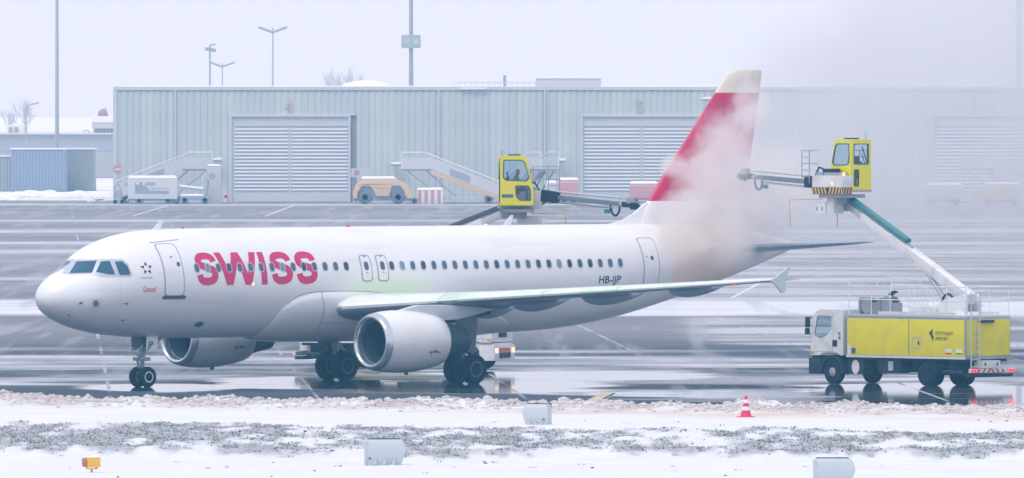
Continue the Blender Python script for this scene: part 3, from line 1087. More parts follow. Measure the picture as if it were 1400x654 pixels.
# antennas on the crown
for x, h, m_ in ((5.6, 0.36, WHITE), (22.9, 0.42, WHITE)):
    MB().prism([(x - 0.1, 5.86), (x + 0.30, 5.86), (x + 0.48, 5.90 + h), (x + 0.36, 5.90 + h)], -0.02, 0.02).build('blade_antenna', m_, fuselage)
for x, m_, r_ in ((15.1, RED, 0.10), (22.0, WHITE, 0.1), (7.0, RED, 0.04)):
    MB().lathe([(5.88, r_), (5.95, r_), (5.99, r_ * .5), (6.0, 0.0)], (x, 0, 0), 'z', 12).build('beacon', m_, fuselage)

# belly fairing
def fairing():
    fe = pchip([10.12, 10.17, 10.25, 10.36, 10.52, 10.8, 11.3, 12.1, 13.2, 16.0, 18.0, 20.0, 22.3], [1.85, 2.2, 2.55, 2.82, 3.05, 3.24, 3.42, 3.54, 3.56, 3.46, 3.32, 3.0, 2.2])
    fx = pchip([10.12, 10.3, 10.6, 11.2, 12.0, 13.5, 16.5, 18.5, 20.0, 21.2, 22.3], [0.0, 0.32, 0.60, 0.86, 0.97, 1.0, 1.0, 0.92, 0.70, 0.38, 0.0])
    R_ = []
    for x in list(np.arange(10.12, 11.0, 0.04)) + list(np.arange(11.0, 12.0, 0.1)) + list(np.arange(12.0, 22.31, 0.35)):
        k = float(fx(x))
        zc, hw, hh = sec(x)
        tmin = math.acos(max(-0.98, min(0.98, (float(fe(x)) - zc) / hh)))
        ring = []
        for i in range(41):
            t = tmin + (2 * math.pi - 2 * tmin) * i / 40
            e = min(1.0, min(i, 40 - i) / 5.0) ** 0.5
            sw = 1 + 0.14 * abs(math.sin(2 * t))
            off = 0.012 + k * 0.20 * e * sw
            if i in (0, 40):
                off = -0.03
            ring.append(fus(x, t, off))
        R_.append(ring)
    mb = MB()
    n = 41
    mb.add([p for r in R_ for p in r], [(i * n + k, i * n + k + 1, (i + 1) * n + k + 1, (i + 1) * n + k) for i in range(len(R_) - 1) for k in range(n - 1)])
    return mb.build('belly_fairing', SKIN, plane, smooth=60)
fair = fairing()
fb = BVHTree.FromPolygons([v.co.copy() for v in fair.data.vertices], [tuple(p.vertices) for p in fair.data.polygons])
def seam(pts, w=0.9):
    """thin seam line following the fairing and skin, traced through photo pixels"""
    P = []
    for (u, v) in pts:
        d = Vector(((u - 700) / FPX, 1.0, -(v - VH) / FPX)).normalized()
        o, dl = PMI @ CAM, PMI.to_3x3() @ d
        h1, h2 = bvh.ray_cast(o, dl), fb.ray_cast(o, dl)
        h = min([h for h in (h1, h2) if h[0] is not None], key=lambda h: h[3])
        P.append(h[0] - dl * 0.004)
    MB().tube(P, 0.014, 5).build('panel_seam', SEAM, fair)
def poly_px(pts, n=5):
    out = []
    for a, b in zip(pts, pts[1:]):
        out += [(a[0] + (b[0] - a[0]) * i / n, a[1] + (b[1] - a[1]) * i / n) for i in range(n)]
    return out + [pts[-1]]
seam(poly_px([(393, 417), (398, 411), (408, 404.5), (420, 400.5), (436, 398.6), (455, 398.2), (480, 398.2), (505, 399.2), (530, 401.2), (560, 404)]))
seam(poly_px([(439.5, 398.8), (441, 408), (443.5, 420), (441, 435), (436, 447), (433, 454)]))
seam(poly_px([(441, 441.5), (456, 441.8), (473, 441.4)]))

# ---- wings
def foil(n=14):
    xs = [0.5 * (1 - math.cos(math.pi * i / n)) for i in range(n + 1)]
    th = lambda x: 5 * (0.2969 * math.sqrt(x) - 0.126 * x - 0.3516 * x * x + 0.2843 * x ** 3 - 0.1036 * x ** 4)
    up = [(x, th(x)) for x in xs[::-1]]
    lo = [(x, -th(x)) for x in xs[1:-1]]
    return up + lo
FOIL = foil()
def green_white(name, amt, base):
    m = mat(name, base, 0.32, var=0.06, dirt=(0.46, 0.72, 0.42), dirt_amt=amt, dirt_scale=0.6, coat=0.4)
    return m
WINGM = green_white('wing_paint', 0.9, (0.62, 0.66, 0.71))
SLATM = green_white('slat_paint', 0.9, (0.76, 0.80, 0.80))
FENCEM = green_white('fence_paint', 0.9, (0.55, 0.66, 0.62))
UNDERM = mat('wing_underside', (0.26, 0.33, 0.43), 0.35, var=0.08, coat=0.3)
# (Y, LE x, chord, LE z, thickness/chord, incidence deg)
WS = [(1.2, 12.35, 7.6, 2.86, 0.150, 3.0), (2.0, 12.90, 7.0, 2.92, 0.148, 2.8), (4.2, 14.22, 5.55, 3.08, 0.130, 1.6), (6.4, 15.55, 4.25, 3.25, 0.118, 0.8), (9.5, 17.42, 3.45, 3.47, 0.112, 0.2),
      (13.0, 19.55, 2.55, 3.73, 0.108, -0.4), (16.0, 21.37, 1.75, 3.97, 0.105, -1.0), (16.62, 21.75, 1.58, 4.02, 0.10, -1.2)]
def wing_at(Y):
    a = [np.interp(Y, [w[0] for w in WS], [w[i] for w in WS]) for i in range(1, 6)]
    return a
def wing_pt(Y, c, up, off=0.0):
    le, ch, z, tc, inc = wing_at(Y)
    th = 5 * (0.2969 * math.sqrt(max(c, 0)) - 0.126 * c - 0.3516 * c * c + 0.2843 * c ** 3 - 0.1036 * c ** 4) * tc
    dz = (th if up else -th) * ch + (off if up else -off)
    return le + c * ch, z + dz - math.tan(math.radians(inc)) * c * ch + 0.02 * ch * math.sin(math.pi * c)
def wing(side):
    Ys = [1.2, 2.0, 3.0, 4.2, 5.3, 6.4, 8, 9.5, 11.2, 13, 14.5, 16, 16.62]
    rings = []
    for Y in Ys:
        r = []
        for c, t in FOIL:
            X, Z = wing_pt(Y, c, t >= 0)
            r.append((X, side * Y, Z))
        rings.append(r)
    mb = MB().loft(rings)
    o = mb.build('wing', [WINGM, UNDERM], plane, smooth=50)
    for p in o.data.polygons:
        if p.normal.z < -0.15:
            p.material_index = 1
    # slats on the leading edge
    for (a, b) in ((2.15, 5.4), (6.1, 8.95), (9.0, 11.45), (11.5, 13.95), (14.0, 16.3)):
        R2 = []
        for Y in np.linspace(a, b, 5):
            r = []
            for c, up in [(0.12, 1), (0.08, 1), (0.045, 1), (0.02, 1), (0.006, 1), (0, 1), (0.002, 0)]:
                X, Z = wing_pt(Y, c, up, 0.02)
                if c == 0:
                    X -= 0.02
                r.append((X, side * Y, Z))
            r.append((wing_pt(Y, 0.06, 1)[0], side * Y, wing_pt(Y, 0.06, 1)[1] - 0.05))
            R2.append(r)
        MB().loft(R2).build('slat', SLATM, o, smooth=40)
    # flap and aileron panels on the trailing edge
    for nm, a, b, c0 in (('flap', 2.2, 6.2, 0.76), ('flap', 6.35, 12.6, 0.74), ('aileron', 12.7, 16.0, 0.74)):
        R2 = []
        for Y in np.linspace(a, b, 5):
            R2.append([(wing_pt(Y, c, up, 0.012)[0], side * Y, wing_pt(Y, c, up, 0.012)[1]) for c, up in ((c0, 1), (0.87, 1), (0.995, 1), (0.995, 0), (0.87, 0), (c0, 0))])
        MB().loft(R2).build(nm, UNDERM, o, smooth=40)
    # flap track fairings
    for Y, l0, l1, r in ((6.6, 2.3, 0.75, 0.21), (9.6, 2.4, 0.85, 0.20), (12.9, 2.1, 0.75, 0.17), (3.9, 2.0, 0.5, 0.2)):
        te = wing_pt(Y, 1.0, 0)
        R2 = []
        for k in range(13):
            s = k / 12
            X = te[0] - l0 + (l0 + l1) * s
            cfr = min(0.999, (X - wing_at(Y)[0]) / wing_at(Y)[1])
            zt = wing_pt(Y, cfr, 0)[1] if cfr < 0.99 else te[1]
            rr = r * max(0.04, math.sin(math.pi * min(1, s ** 0.75 * 1.0)) ** 0.75) if k < 12 else r * 0.03
            zc = zt - rr * 0.75 + (0.06 if s > 0.8 else 0) * (s - 0.8) * 5
            R2.append([(X, side * Y + 0.62 * rr * math.cos(2 * math.pi * i / 14), zc + 1.15 * rr * math.sin(2 * math.pi * i / 14)) for i in range(14)])
        MB().loft(R2).build('flap_track_fairing', UNDERM, o, smooth=60)
    # wingtip fence
    a = wing_pt(16.62, 0.0, 1)
    poly = [(21.72, 4.02), (22.05, 4.16), (22.62, 4.50), (22.80, 4.53), (22.58, 4.26), (22.50, 4.02), (22.52, 3.80), (22.46, 3.55), (22.30, 3.55), (22.02, 3.84)]
    MB().prism(poly, side * 16.60, side * 16.67).build('wingtip_fence', FENCEM, o)
    lx = wing_pt(15.4, 0.0, 1)
    MB().lathe([(-0.07, 0.0), (-0.05, 0.035), (0.04, 0.05), (0.08, 0.0)], (lx[0], side * 15.4, lx[1] - 0.02), 'x', 12).build(
        'navigation_light', REDLAMP if side < 0 else mat('green_lamp', (0.05, 0.6, 0.2), 0.3), o)
    return o
wing_port = wing(-1)
wing_star = wing(1)

# ---- engines
COWL = mat('cowl_paint', (0.80, 0.81, 0.83), 0.28, var=0.03, coat=0.5, dirt=(0.45, 0.47, 0.5), dirt_amt=0.25, dirt_scale=0.9)
LIP = mat('polished_lip', (0.62, 0.65, 0.70), 0.22, 0.85, var=0.05)
DUCT = mat('inlet_duct', (0.06, 0.10, 0.16), 0.45, 0.2)
FAN = mat('fan_blades', (0.035, 0.055, 0.085), 0.35, 0.6)
HOT = mat('exhaust_metal', (0.05, 0.075, 0.11), 0.45, 0.5, var=0.25)
PYL = mat('pylon_paint', (0.56, 0.60, 0.66), 0.35)
SCRIBE = mat('cowl_mark', (0.20, 0.06, 0.14), 0.5)
def engine(side):
    Y = side * 5.75
    X0, ZC = 11.36, 1.69
    c = (X0, Y, ZC)
    outer = [(0.26, 1.085), (0.6, 1.145), (1.0, 1.175), (1.5, 1.18), (2.0, 1.15), (2.5, 1.09), (2.9, 1.01), (3.22, 0.93), (3.24, 0.90), (2.6, 0.86), (1.6, 0.84)]
    o = MB().lathe(outer, c, 'x', 56, caps=False).build('engine', COWL, plane, smooth=45)
    lip = [(0.265, 1.086), (0.16, 1.06), (0.07, 1.02), (0.015, 0.975), (0.0, 0.93), (0.02, 0.885), (0.09, 0.845), (0.2, 0.82), (0.3, 0.815)]
    MB().lathe(lip + [(0.3, 0.80), (0.28, 1.07)], c, 'x', 56, closed=True).build('inlet_lip', LIP, o, smooth=60)
    MB().lathe([(0.29, 0.812), (0.5, 0.82), (0.9, 0.86), (1.25, 0.87), (1.55, 0.865), (1.55, 0.84)], c, 'x', 56, caps=False).build('inlet_duct', DUCT, o, smooth=60)
    mb = MB()
    for k in range(36):
        a = 2 * math.pi * k / 36
        vs = []
        for r in (0.24, 0.55, 0.855):
            tw = 0.10 + 0.09 * r
            for dx, da in ((-0.05, -tw / (r + 0.35)), (0.07, tw / (r + 0.35))):
                vs.append((X0 + 1.2 + dx, Y + r * math.cos(a + da), ZC + r * math.sin(a + da)))
        mb.add(vs, [(0, 1, 3, 2), (2, 3, 5, 4)])
    mb.build('fan', FAN, o, smooth=40)
    MB().lathe([(0.80, 0.0), (0.85, 0.06), (1.0, 0.15), (1.2, 0.24), (1.28, 0.25)], c, 'x', 24).build('spinner', mat('spinner_grey', (0.20, 0.22, 0.26), 0.4), o, smooth=60)
    MB().lathe([(1.5, 0.86), (1.52, 0.1)], c, 'x', 32).build('fan_backing', FAN, o)
    MB().lathe([(2.6, 0.78), (3.2, 0.72), (3.7, 0.66), (4.25, 0.56), (4.55, 0.50), (4.56, 0.46), (4.2, 0.40)], c, 'x', 40).build('core_nozzle', HOT, o, smooth=45)
    MB().lathe([(4.1, 0.30), (4.6, 0.24), (5.0, 0.08), (5.06, 0.0)], c, 'x', 24).build('exhaust_cone', HOT, o, smooth=60)
    # pylon from the cowl crown up to the wing
    zt = wing_pt(5.75, 0.02, 0)[1]
    poly = [(X0 + 1.3, ZC + 1.14), (X0 + 2.3, ZC + 1.36), (15.0, zt - 0.05), (16.0, zt - 0.10), (17.5, zt - 0.22), (16.6, ZC + 0.98), (15.6, ZC + 0.80), (X0 + 3.2, ZC + 0.75), (X0 + 2.2, ZC + 0.95)]
    MB().prism(poly, Y - 0.17, Y + 0.17).build('pylon', PYL, o, bevel=0.05)
    # strakes, drain mast, scribbled service marks
    MB().prism([(X0 + 1.2, ZC + 0.62), (X0 + 2.0, ZC + 0.70), (X0 + 1.9, ZC + 0.86), (X0 + 1.4, ZC + 0.74)], Y - side * 1.00, Y - side * 1.16).build('strake', COWL, o)
    MB().b(X0 + 1.72, X0 + 1.86, Y - 0.03, Y + 0.03, ZC - 1.26, ZC - 1.16).build('drain_mast', DARK, o)
    mb = MB()
    for (dx, dz, l, hgt) in ((0, 0, 0.16, 0.05), (0.24, 0.01, 0.2, 0.07), (0.5, 0.0, 0.12, 0.04), (0.15, -0.12, 0.03, 0.22), (0.32, 0.0, 0.03, 0.15)):
        x = X0 + 2.0 + dx
        z = ZC - 0.42 + dz
        r_ = float(np.interp(x - X0, [q[0] for q in outer[:8]], [q[1] for q in outer[:8]])) + 0.006
        y_ = lambda zz: math.sqrt(max(0.01, r_ ** 2 - (zz - ZC) ** 2))
        mb.add([(x, Y - y_(z), z), (x + l, Y - y_(z), z), (x + l, Y - y_(z + hgt), z + hgt), (x, Y - y_(z + hgt), z + hgt)], [(0, 1, 2, 3)])
    mb.build('service_marking', SCRIBE, o)
    return o
engine(-1)
engine(1)

# ---- fin
def fin_mat():
    m = bpy.data.materials.new('fin_paint')
    m.use_nodes = True
    nt = m.node_tree
    b = nt.nodes['Principled BSDF']
    tc = nt.nodes.new('ShaderNodeTexCoord')
    sp = nt.nodes.new('ShaderNodeSeparateXYZ')
    nt.links.new(tc.outputs['Object'], sp.inputs[0])
    mr = nt.nodes.new('ShaderNodeMapRange')
    mr.inputs['From Min'].default_value = 5.0
    mr.inputs['From Max'].default_value = 13.0
    nt.links.new(sp.outputs['Z'], mr.inputs['Value'])
    cr = nt.nodes.new('ShaderNodeValToRGB')
    cr.color_ramp.interpolation = 'CONSTANT'
    e = cr.color_ramp.elements
    e[0].position, e[0].color = 0.0, (0.82, 0.83, 0.85, 1)
    e[1].position, e[1].color = (6.80 - 5) / 8, (0.58, 0.004, 0.095, 1)
    q = e.new((11.0 - 5) / 8)
    q.color = (0.80, 0.74, 0.62, 1)
    nt.links.new(mr.outputs[0], cr.inputs[0])
    n = nt.nodes.new('ShaderNodeTexNoise')
    n.inputs['Scale'].default_value = 0.8
    nt.links.new(tc.outputs['Object'], n.inputs['Vector'])
    mx = nt.nodes.new('ShaderNodeMix')
    mx.data_type = 'RGBA'
    mx.blend_type = 'MULTIPLY'
    mx.inputs['Factor'].default_value = 0.12
    nt.links.new(cr.outputs[0], mx.inputs[6])
    nt.links.new(n.outputs['Fac'], mx.inputs[7])
    nt.links.new(mx.outputs[2], b.inputs['Base Color'])
    b.inputs['Roughness'].default_value = 0.3
    return m
FINM = fin_mat()
FZ = [(5.5, 29.15, 35.0), (6.81, 30.21, 35.25), (8.5, 31.62, 35.55), (10.2, 33.03, 35.86), (11.3, 33.95, 36.06), (11.72, 34.32, 36.14), (11.88, 34.75, 36.12)]
def fin_sec(z, c):
    le = np.interp(z, [q[0] for q in FZ], [q[1] for q in FZ])
    te = np.interp(z, [q[0] for q in FZ], [q[2] for q in FZ])
    th = 0.11 * (te - le) * 5 * (0.2969 * math.sqrt(c) - 0.126 * c - 0.3516 * c * c + 0.2843 * c ** 3 - 0.1036 * c ** 4)
    if z > 11.8:
        th *= 0.35
    return le + c * (te - le), max(th, 0.004)
def fin_part(name, c0, c1, parent):
    cs = np.linspace(c0, c1, 10) if c0 > 0 else np.array([0, .01, .03, .07, .14, .25, .4, .55, .66, .70])
    rings = []
    for z in (5.5, 6.2, 6.81, 7.6, 8.5, 9.4, 10.2, 11.0, 11.4, 11.72, 11.88):
        P = [fin_sec(z, c) for c in cs]
        rings.append([(x, y, z) for x, y in P] + [(x, -y, z) for x, y in P[::-1]])
    return MB().loft(rings).build(name, FINM, parent, smooth=40)
fin = fin_part('fin', 0.0, 0.70, plane)
fin_part('rudder', 0.706, 1.0, fin)
MB().loft([[(28.2, 0.02, 5.90), (28.2, -0.02, 5.90), (28.2, -0.02, 5.94), (28.2, 0.02, 5.94)],
           [(28.9, 0.09, 5.88), (28.9, -0.09, 5.88), (28.9, -0.03, 6.09), (28.9, 0.03, 6.09)],
           [(29.5, 0.14, 5.88), (29.5, -0.14, 5.88), (29.5, -0.05, 6.33), (29.5, 0.05, 6.33)],
           [(30.1, 0.17, 5.88), (30.1, -0.17, 5.88), (30.1, -0.06, 6.74), (30.1, 0.06, 6.74)],
           [(30.5, 0.17, 5.88), (30.5, -0.17, 5.88), (30.5, -0.08, 6.79), (30.5, 0.08, 6.79)]]).build('dorsal_fillet', SKIN, fin, smooth=50)

# ---- tailplanes
def tailplane(side):
    rings = []
    for Y, le, ch, z, tc in ((0.5, 31.8, 4.0, 4.86, 0.10), (1.5, 32.4, 3.55, 4.94, 0.10), (3.5, 33.6, 2.6, 5.06, 0.10), (5.6, 34.85, 1.75, 5.19, 0.09), (6.2, 35.3, 1.25, 5.22, 0.06)):
        rings.append([(le + c * ch, side * Y, z + t * tc * ch) for c, t in FOIL])
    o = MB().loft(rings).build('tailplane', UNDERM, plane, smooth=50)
    R2 = []
    for Y, le, ch, z, tc in ((1.6, 32.46, 3.5, 4.945, 0.10), (3.5, 33.6, 2.6, 5.06, 0.10), (5.5, 34.79, 1.79, 5.184, 0.09)):
        R2.append([(le + c * ch, side * Y, z + s * (tc * ch * w + 0.01)) for c, s, w in ((0.72, 1, .22), (0.995, 1, .01), (0.995, -1, .01), (0.72, -1, .22))])
    MB().loft(R2).build('elevator', UNDERM, o)
    return o
tailplane(-1)
tailplane(1)
MB().lathe([(0, 0.21), (0.10, 0.17), (0.12, 0.12)], (37.45, 0, 5.02), 'x', 20).build('auxiliary_exhaust', HOT, fuselage)

# ---- landing gear
def wheel(x, y, r, w, parent, rim=RIM, out=-1):
    o = MB().lathe([(-w / 2, r * .55), (-w / 2, r * .82), (-w * .40, r * .95), (-w * .22, r), (w * .22, r), (w * .40, r * .95), (w / 2, r * .82), (w / 2, r * .55)], (x, y, r * 0.97), 'y', 36).build('wheel', TYRE, parent, smooth=40)
    h = MB()
    for s in (-1, 1):
        h.lathe([(s * w * .44, r * .56), (s * w * .52, r * .54), (s * w * .52, r * .42), (s * w * .36, r * .36), (s * w * .36, r * .2), (s * w * .46, r * .17), (s * w * .46, 0)], (x, y, r * 0.97), 'y', 28)
    h.build('rim', rim, o, smooth=40)
    return o
GEARM = mat('gear_strut', (0.30, 0.35, 0.42), 0.4, 0.4, var=0.2)
MAINRIM = mat('main_rim', (0.10, 0.14, 0.20), 0.5, 0.3)
ng = MB()
ng.cone((5.07, 0, 0.45), (5.02, 0, 1.95), 0.075, 0.095, 14)
ng.cone((5.05, 0, 1.0), (5.02, 0, 1.95), 0.12, 0.13, 14)
ng.cone((5.07, -0.32, 0.38), (5.07, 0.32, 0.38), 0.06, 0.06, 10)
g = ng.build('nose_gear', GEARM, plane)
wheel(5.07, -0.27, 0.39, 0.22, g, mat('nose_rim', (0.62, 0.66, 0.70), 0.35, 0.4))
wheel(5.07, 0.27, 0.39, 0.22, g, RIM)
MB().beam((5.05, 0, 1.25), (6.1, 0, 1.92), 0.09, 0.09).beam((4.9, 0, 0.7), (4.82, 0, 1.0), 0.06, 0.08).beam((4.82, 0, 1.0), (4.98, 0, 1.2), 0.06, 0.08).build('torque_link', GEARM, g)
MB().b(4.86, 5.18, -0.34, 0.34, 0.98, 1.12).b(4.84, 4.95, -0.14, 0.14, 1.16, 1.30).build('steering_actuator', GEARM, g, bevel=0.02)
MB().cone((4.86, -0.2, 1.52), (4.78, -0.2, 1.52), 0.09, 0.10, 14).cone((4.86, 0.2, 1.52), (4.78, 0.2, 1.52), 0.09, 0.10, 14).build('taxi_light', LGREY, g)
MB().b(4.72, 5.3, -0.26, 0.26, 1.48, 1.86).build('gear_bay_bracket', mat('gear_bracket', (0.05, 0.09, 0.15), 0.5), g, bevel=0.05)
jd = MB().prism([(4.90, 1.90), (5.44, 1.90), (5.40, 1.42), (4.88, 1.34)], -0.47, -0.43).build('gear_door', SKIN, g)
jd2 = MB().prism([(4.90, 1.90), (5.44, 1.90), (5.40, 1.42), (4.88, 1.34)], 0.43, 0.47).build('gear_door', SKIN, g)
text('door_code', 'JP', 0.37, NAVY, jd, frame((4.94, -0.476, 1.46), (1, 0, 0.02), (0.1, 0, 1)), 0.008, 0.002, sx=0.85)

def main_gear(side):
    y = side * 3.795
    mb = MB()
    mb.cone((17.71, y, 0.5), (17.62, y - side * 0.05, 1.6), 0.10, 0.12, 14)
    mb.cone((17.66, y, 1.2), (17.5, y - side * 0.12, 2.9), 0.16, 0.17, 14)
    mb.cone((17.71, y - 0.6, 0.56), (17.71, y + 0.6, 0.56), 0.09, 0.09, 12)
    g = mb.build('main_gear', GEARM, plane)
    wheel(17.71, y - 0.47, 0.575, 0.42, g, MAINRIM)
    wheel(17.71, y + 0.47, 0.575, 0.42, g, MAINRIM)
    MB().beam((17.5, y, 1.9), (17.5, y - side * 1.7, 2.2), 0.10, 0.12).beam((17.5, y, 1.45), (17.0, y - side * 0.9, 2.4), 0.08, 0.08).build('side_stay', GEARM, g)
    MB().beam((17.95, y, 0.72), (18.15, y, 1.05), 0.07, 0.10).beam((18.15, y, 1.05), (17.85, y, 1.42), 0.07, 0.10).build('torque_link', GEARM, g)
    MB().prism([(17.05, 1.25), (17.95, 1.20), (18.1, 2.75), (17.0, 2.85)], y + side * 0.28, y + side * 0.33).build('leg_door', mat('leg_door', (0.17, 0.22, 0.29), 0.45), g, bevel=0.01)
    bay = [(16.7, 2.3), (18.5, 2.3), (18.4, 4.5), (17.0, 4.6)]
    zb = lambda X, Y: wing_pt(Y, (X - wing_at(Y)[0]) / wing_at(Y)[1], 0)[1] - 0.012
    MB().add([(X, side * Y, zb(X, Y)) for X, Y in bay] + [(X, side * Y, zb(X, Y) - 0.25) for X, Y in bay], [(0, 1, 2, 3), (4, 5, 6, 7), (0, 1, 5, 4), (1, 2, 6, 5), (2, 3, 7, 6), (3, 0, 4, 7)]).build('gear_bay', DARK, g)
    MB().tube([(17.5, y + 0.1, 2.2), (17.42, y + 0.14, 1.6), (17.5, y + 0.12, 1.0), (17.66, y + 0.1, 0.7)], 0.025, 6).build('brake_hose', BLACK, g)
    return g
main_gear(-1)
main_gear(1)
# ------------------------------------------------------------------ de-icing trucks
TEALSHADE = mat('shaded_teal_cover', (0.07, 0.10, 0.14), 0.5, var=0.15)  # teal tray seen from below, its shade put into the colour
ARMG = mat('arm_steel', (0.20, 0.25, 0.32), 0.4, 0.4, var=0.2)
def plate(mb, outer, holes, a, b, axis='y', M=None):
    """flat plate with window openings, extruded from a to b"""
    def P(p, t):
        q = {'y': (p[0], t, p[1]), 'x': (t, p[0], p[1]), 'z': (p[0], p[1], t)}[axis]
        return tuple(M @ Vector(q)) if M else q
    loops = [outer] + list(holes)
    flat = [p for l in loops for p in l]
    n = len(flat)
    tris = tessellate_polygon([[Vector((p[0], p[1], 0)) for p in l] for l in loops])
    fs = [tuple(t) for t in tris] + [tuple(n + i for i in t[::-1]) for t in tris]
    k = 0
    for l in loops:
        m = len(l)
        fs += [(k + i, k + (i + 1) % m, n + k + (i + 1) % m, n + k + i) for i in range(m)]
        k += m
    mb.add([P(p, a) for p in flat] + [P(p, b) for p in flat], fs)
    return mb

def round_poly(poly, r=0.06, n=3):
    out = []
    m = len(poly)
    for i in range(m):
        p, a, b = Vector(poly[i]), Vector(poly[i - 1]), Vector(poly[(i + 1) % m])
        da, db = (a - p), (b - p)
        ra = min(r, da.length * 0.4, db.length * 0.4)
        s, e = p + da.normalized() * ra, p + db.normalized() * ra
        for k in range(n + 1):
            t = k / n
            out.append(tuple((1 - t) ** 2 * s + 2 * t * (1 - t) * p + t * t * e))
    return out

def truck_wheel(x, y, parent, dual=False, s=1):
    r, w = 0.47, 0.27
    o = MB()
    for dy in ((0, -s * 0.31) if dual else (0,)):
        o.lathe([(-w / 2, r * .55), (-w / 2, r * .86), (-w * .38, r * .97), (w * .38, r * .97), (w / 2, r * .86), (w / 2, r * .55)], (x, y + dy, r * 0.96), 'y', 32)
    o = o.build('wheel', TYRE, parent, smooth=40)
    h = MB()
    d = s * w
    prof = [(d * .46, r * .56), (d * .5, r * .53), (d * .42, r * .46), (d * .28, r * .42), (d * .28, r * .27), (d * .46, r * .2), (d * .46, 0)] if dual else \
           [(d * .46, r * .56), (d * .5, r * .53), (d * .42, r * .45), (d * .55, r * .3), (d * .62, r * .2), (d * .62, 0)]
    h.lathe(prof, (x, y, r * 0.96), 'y', 28)
    h.build('rim', RIM, o, smooth=40)
    return o

def deicing_truck(loc, rz, label, group, boom_end_w, cab_w, cab_rz, arm_w, code, lit_front, tray=TEAL, jet_w=None):
    T = empty('deicing_truck', loc, rz)
    tag(T, label, 'truck', group)
    TM = Matrix.Translation(loc) @ Matrix.Rotation(rz, 4, 'Z')
    TI = TM.inverted()
    # chassis
    MB().b(0.25, 8.0, -0.42, 0.42, 0.62, 0.95).b(2.0, 8.1, -1.12, 1.12, 0.93, 1.02).b(1.95, 2.75, -1.12, -0.55, 0.38, 0.93).b(3.5, 4.7, -1.1, -0.6, 0.45, 0.93).b(2.0, 3.8, 0.6, 1.1, 0.45, 0.93)\
        .b(6.85, 7.9, -1.1, 1.1, 0.48, 0.60).b(7.0, 7.3, -0.9, 0.9, 0.58, 0.95).cone((1.12, -0.9, 0.47), (1.12, 0.9, 0.47), 0.07, 0.07).cone((6.04, -0.9, 0.47), (6.04, 0.9, 0.47), 0.09, 0.09).build('chassis', DARK, T, bevel=0.02)
    MB().b(4.05, 4.3, -1.125, -1.10, 0.55, 0.9).build('side_marker', LGREY, T)
    MB().add([(2.33 + 0.20 * math.cos(k * math.pi / 10), -1.13, 0.66 + 0.27 * math.sin(k * math.pi / 10)) for k in range(20)], [tuple(range(20))]).build('tank_end_disc', TRUCKWHITE, T)
    for s in (-1, 1):
        truck_wheel(1.12, s * 1.02, T, False, s)
        truck_wheel(6.04, s * 1.0, T, True, s)
        fa = [(1.12 + 0.60 * math.cos(math.radians(a)), 0.47 + 0.62 * math.sin(math.radians(a))) for a in range(-10, 191, 15)]
        fb_ = [(1.12 + 0.52 * math.cos(math.radians(a)), 0.47 + 0.54 * math.sin(math.radians(a))) for a in range(190, -11, -15)]
        MB().prism(fa + fb_, s * 0.85, s * 1.2).build('mudguard', DARK, T)
        fa = [(6.04 + 0.60 * math.cos(math.radians(a)), 0.47 + 0.58 * math.sin(math.radians(a))) for a in range(10, 171, 16)]
        fb_ = [(6.04 + 0.55 * math.cos(math.radians(a)), 0.47 + 0.53 * math.sin(math.radians(a))) for a in range(170, 9, -16)]
        MB().prism(fa + fb_, s * 0.6, s * 1.18).build('mudguard', DARK, T)
    # driver cab, hollow with glazed openings
    outer = [(0.02, 1.08), (0.0, 1.75), (0.16, 2.60), (0.42, 2.80), (1.72, 2.82), (1.75, 1.08), (1.62, 1.08), (1.45, 1.18), (0.72, 1.18), (0.50, 1.08)]
    win = round_poly([(0.20, 1.82), (0.36, 2.58), (1.13, 2.58), (1.13, 2.05), (0.86, 1.82), (0.52, 1.70)], 0.07)
    mb = MB()
    for s in (-1, 1):
        plate(mb, round_poly(outer, 0.06), [win], s * 1.20, s * 1.15)
    mb.b(0.42, 1.73, -1.15, 1.15, 2.76, 2.815).b(1.70, 1.745, -1.15, 1.15, 1.1, 2.76)
    mb.prism([(0.0, 1.10), (0.0, 1.72), (0.04, 1.72), (0.06, 1.10)], -1.15, 1.15)
    mb.prism([(0.15, 2.58), (0.42, 2.80), (0.46, 2.76), (0.22, 2.56)], -1.15, 1.15)
    mb.prism([(0.0, 1.70), (0.165, 2.6), (0.21, 2.58), (0.05, 1.69)], -1.15, -1.06).prism([(0.0, 1.70), (0.165, 2.6), (0.21, 2.58), (0.05, 1.69)], 1.06, 1.15)
    mb.b(0.1, 1.7, -1.12, 1.12, 1.10, 1.16)
    cab = mb.build('driver_cab', TRUCKWHITE, T)
    for s in (-1, 1):
        V_, F2 = cut_poly(win, 9)
        MB().add([(p[0], s * 1.185, p[1]) for p in V_], F2).build('side_window', CGLASS, cab)
        MB().rail([((1.20, s * 1.203, 1.2), (1.20, s * 1.203, 2.7))], 0.008, 4).rail([((0.3, s * 1.203, 1.22), (1.20, s * 1.203, 1.22))], 0.008, 4).build('door_seam', GREY, cab)
        MB().box((-0.02, s * 1.33, 2.32), (0.12, 0.16, 0.40)).box((-0.02, s * 1.34, 1.98), (0.12, 0.16, 0.24)).rail([((0.08, s * 1.18, 2.5), (-0.02, s * 1.32, 2.5)), ((0.03, s * 1.18, 1.9), (-0.02, s * 1.32, 1.9))], 0.015).build('mirror', BLACK, cab, bevel=0.04)
        MB().b(1.18, 1.42, s * 1.202, s * 1.215, 1.42, 1.66).build('door_grip', DARK, cab)
        MB().b(0.05, 0.22, s * 1.200, s * 1.225, 1.16, 1.24).build('indicator', HAZY, cab)
        MB().b(0.55, 1.0, s * 0.75, s * 0.3, 1.2, 1.75).b(0.95, 1.1, s * 0.75, s * 0.3, 1.2, 2.3).build('seat', SEAT, cab, bevel=0.05)
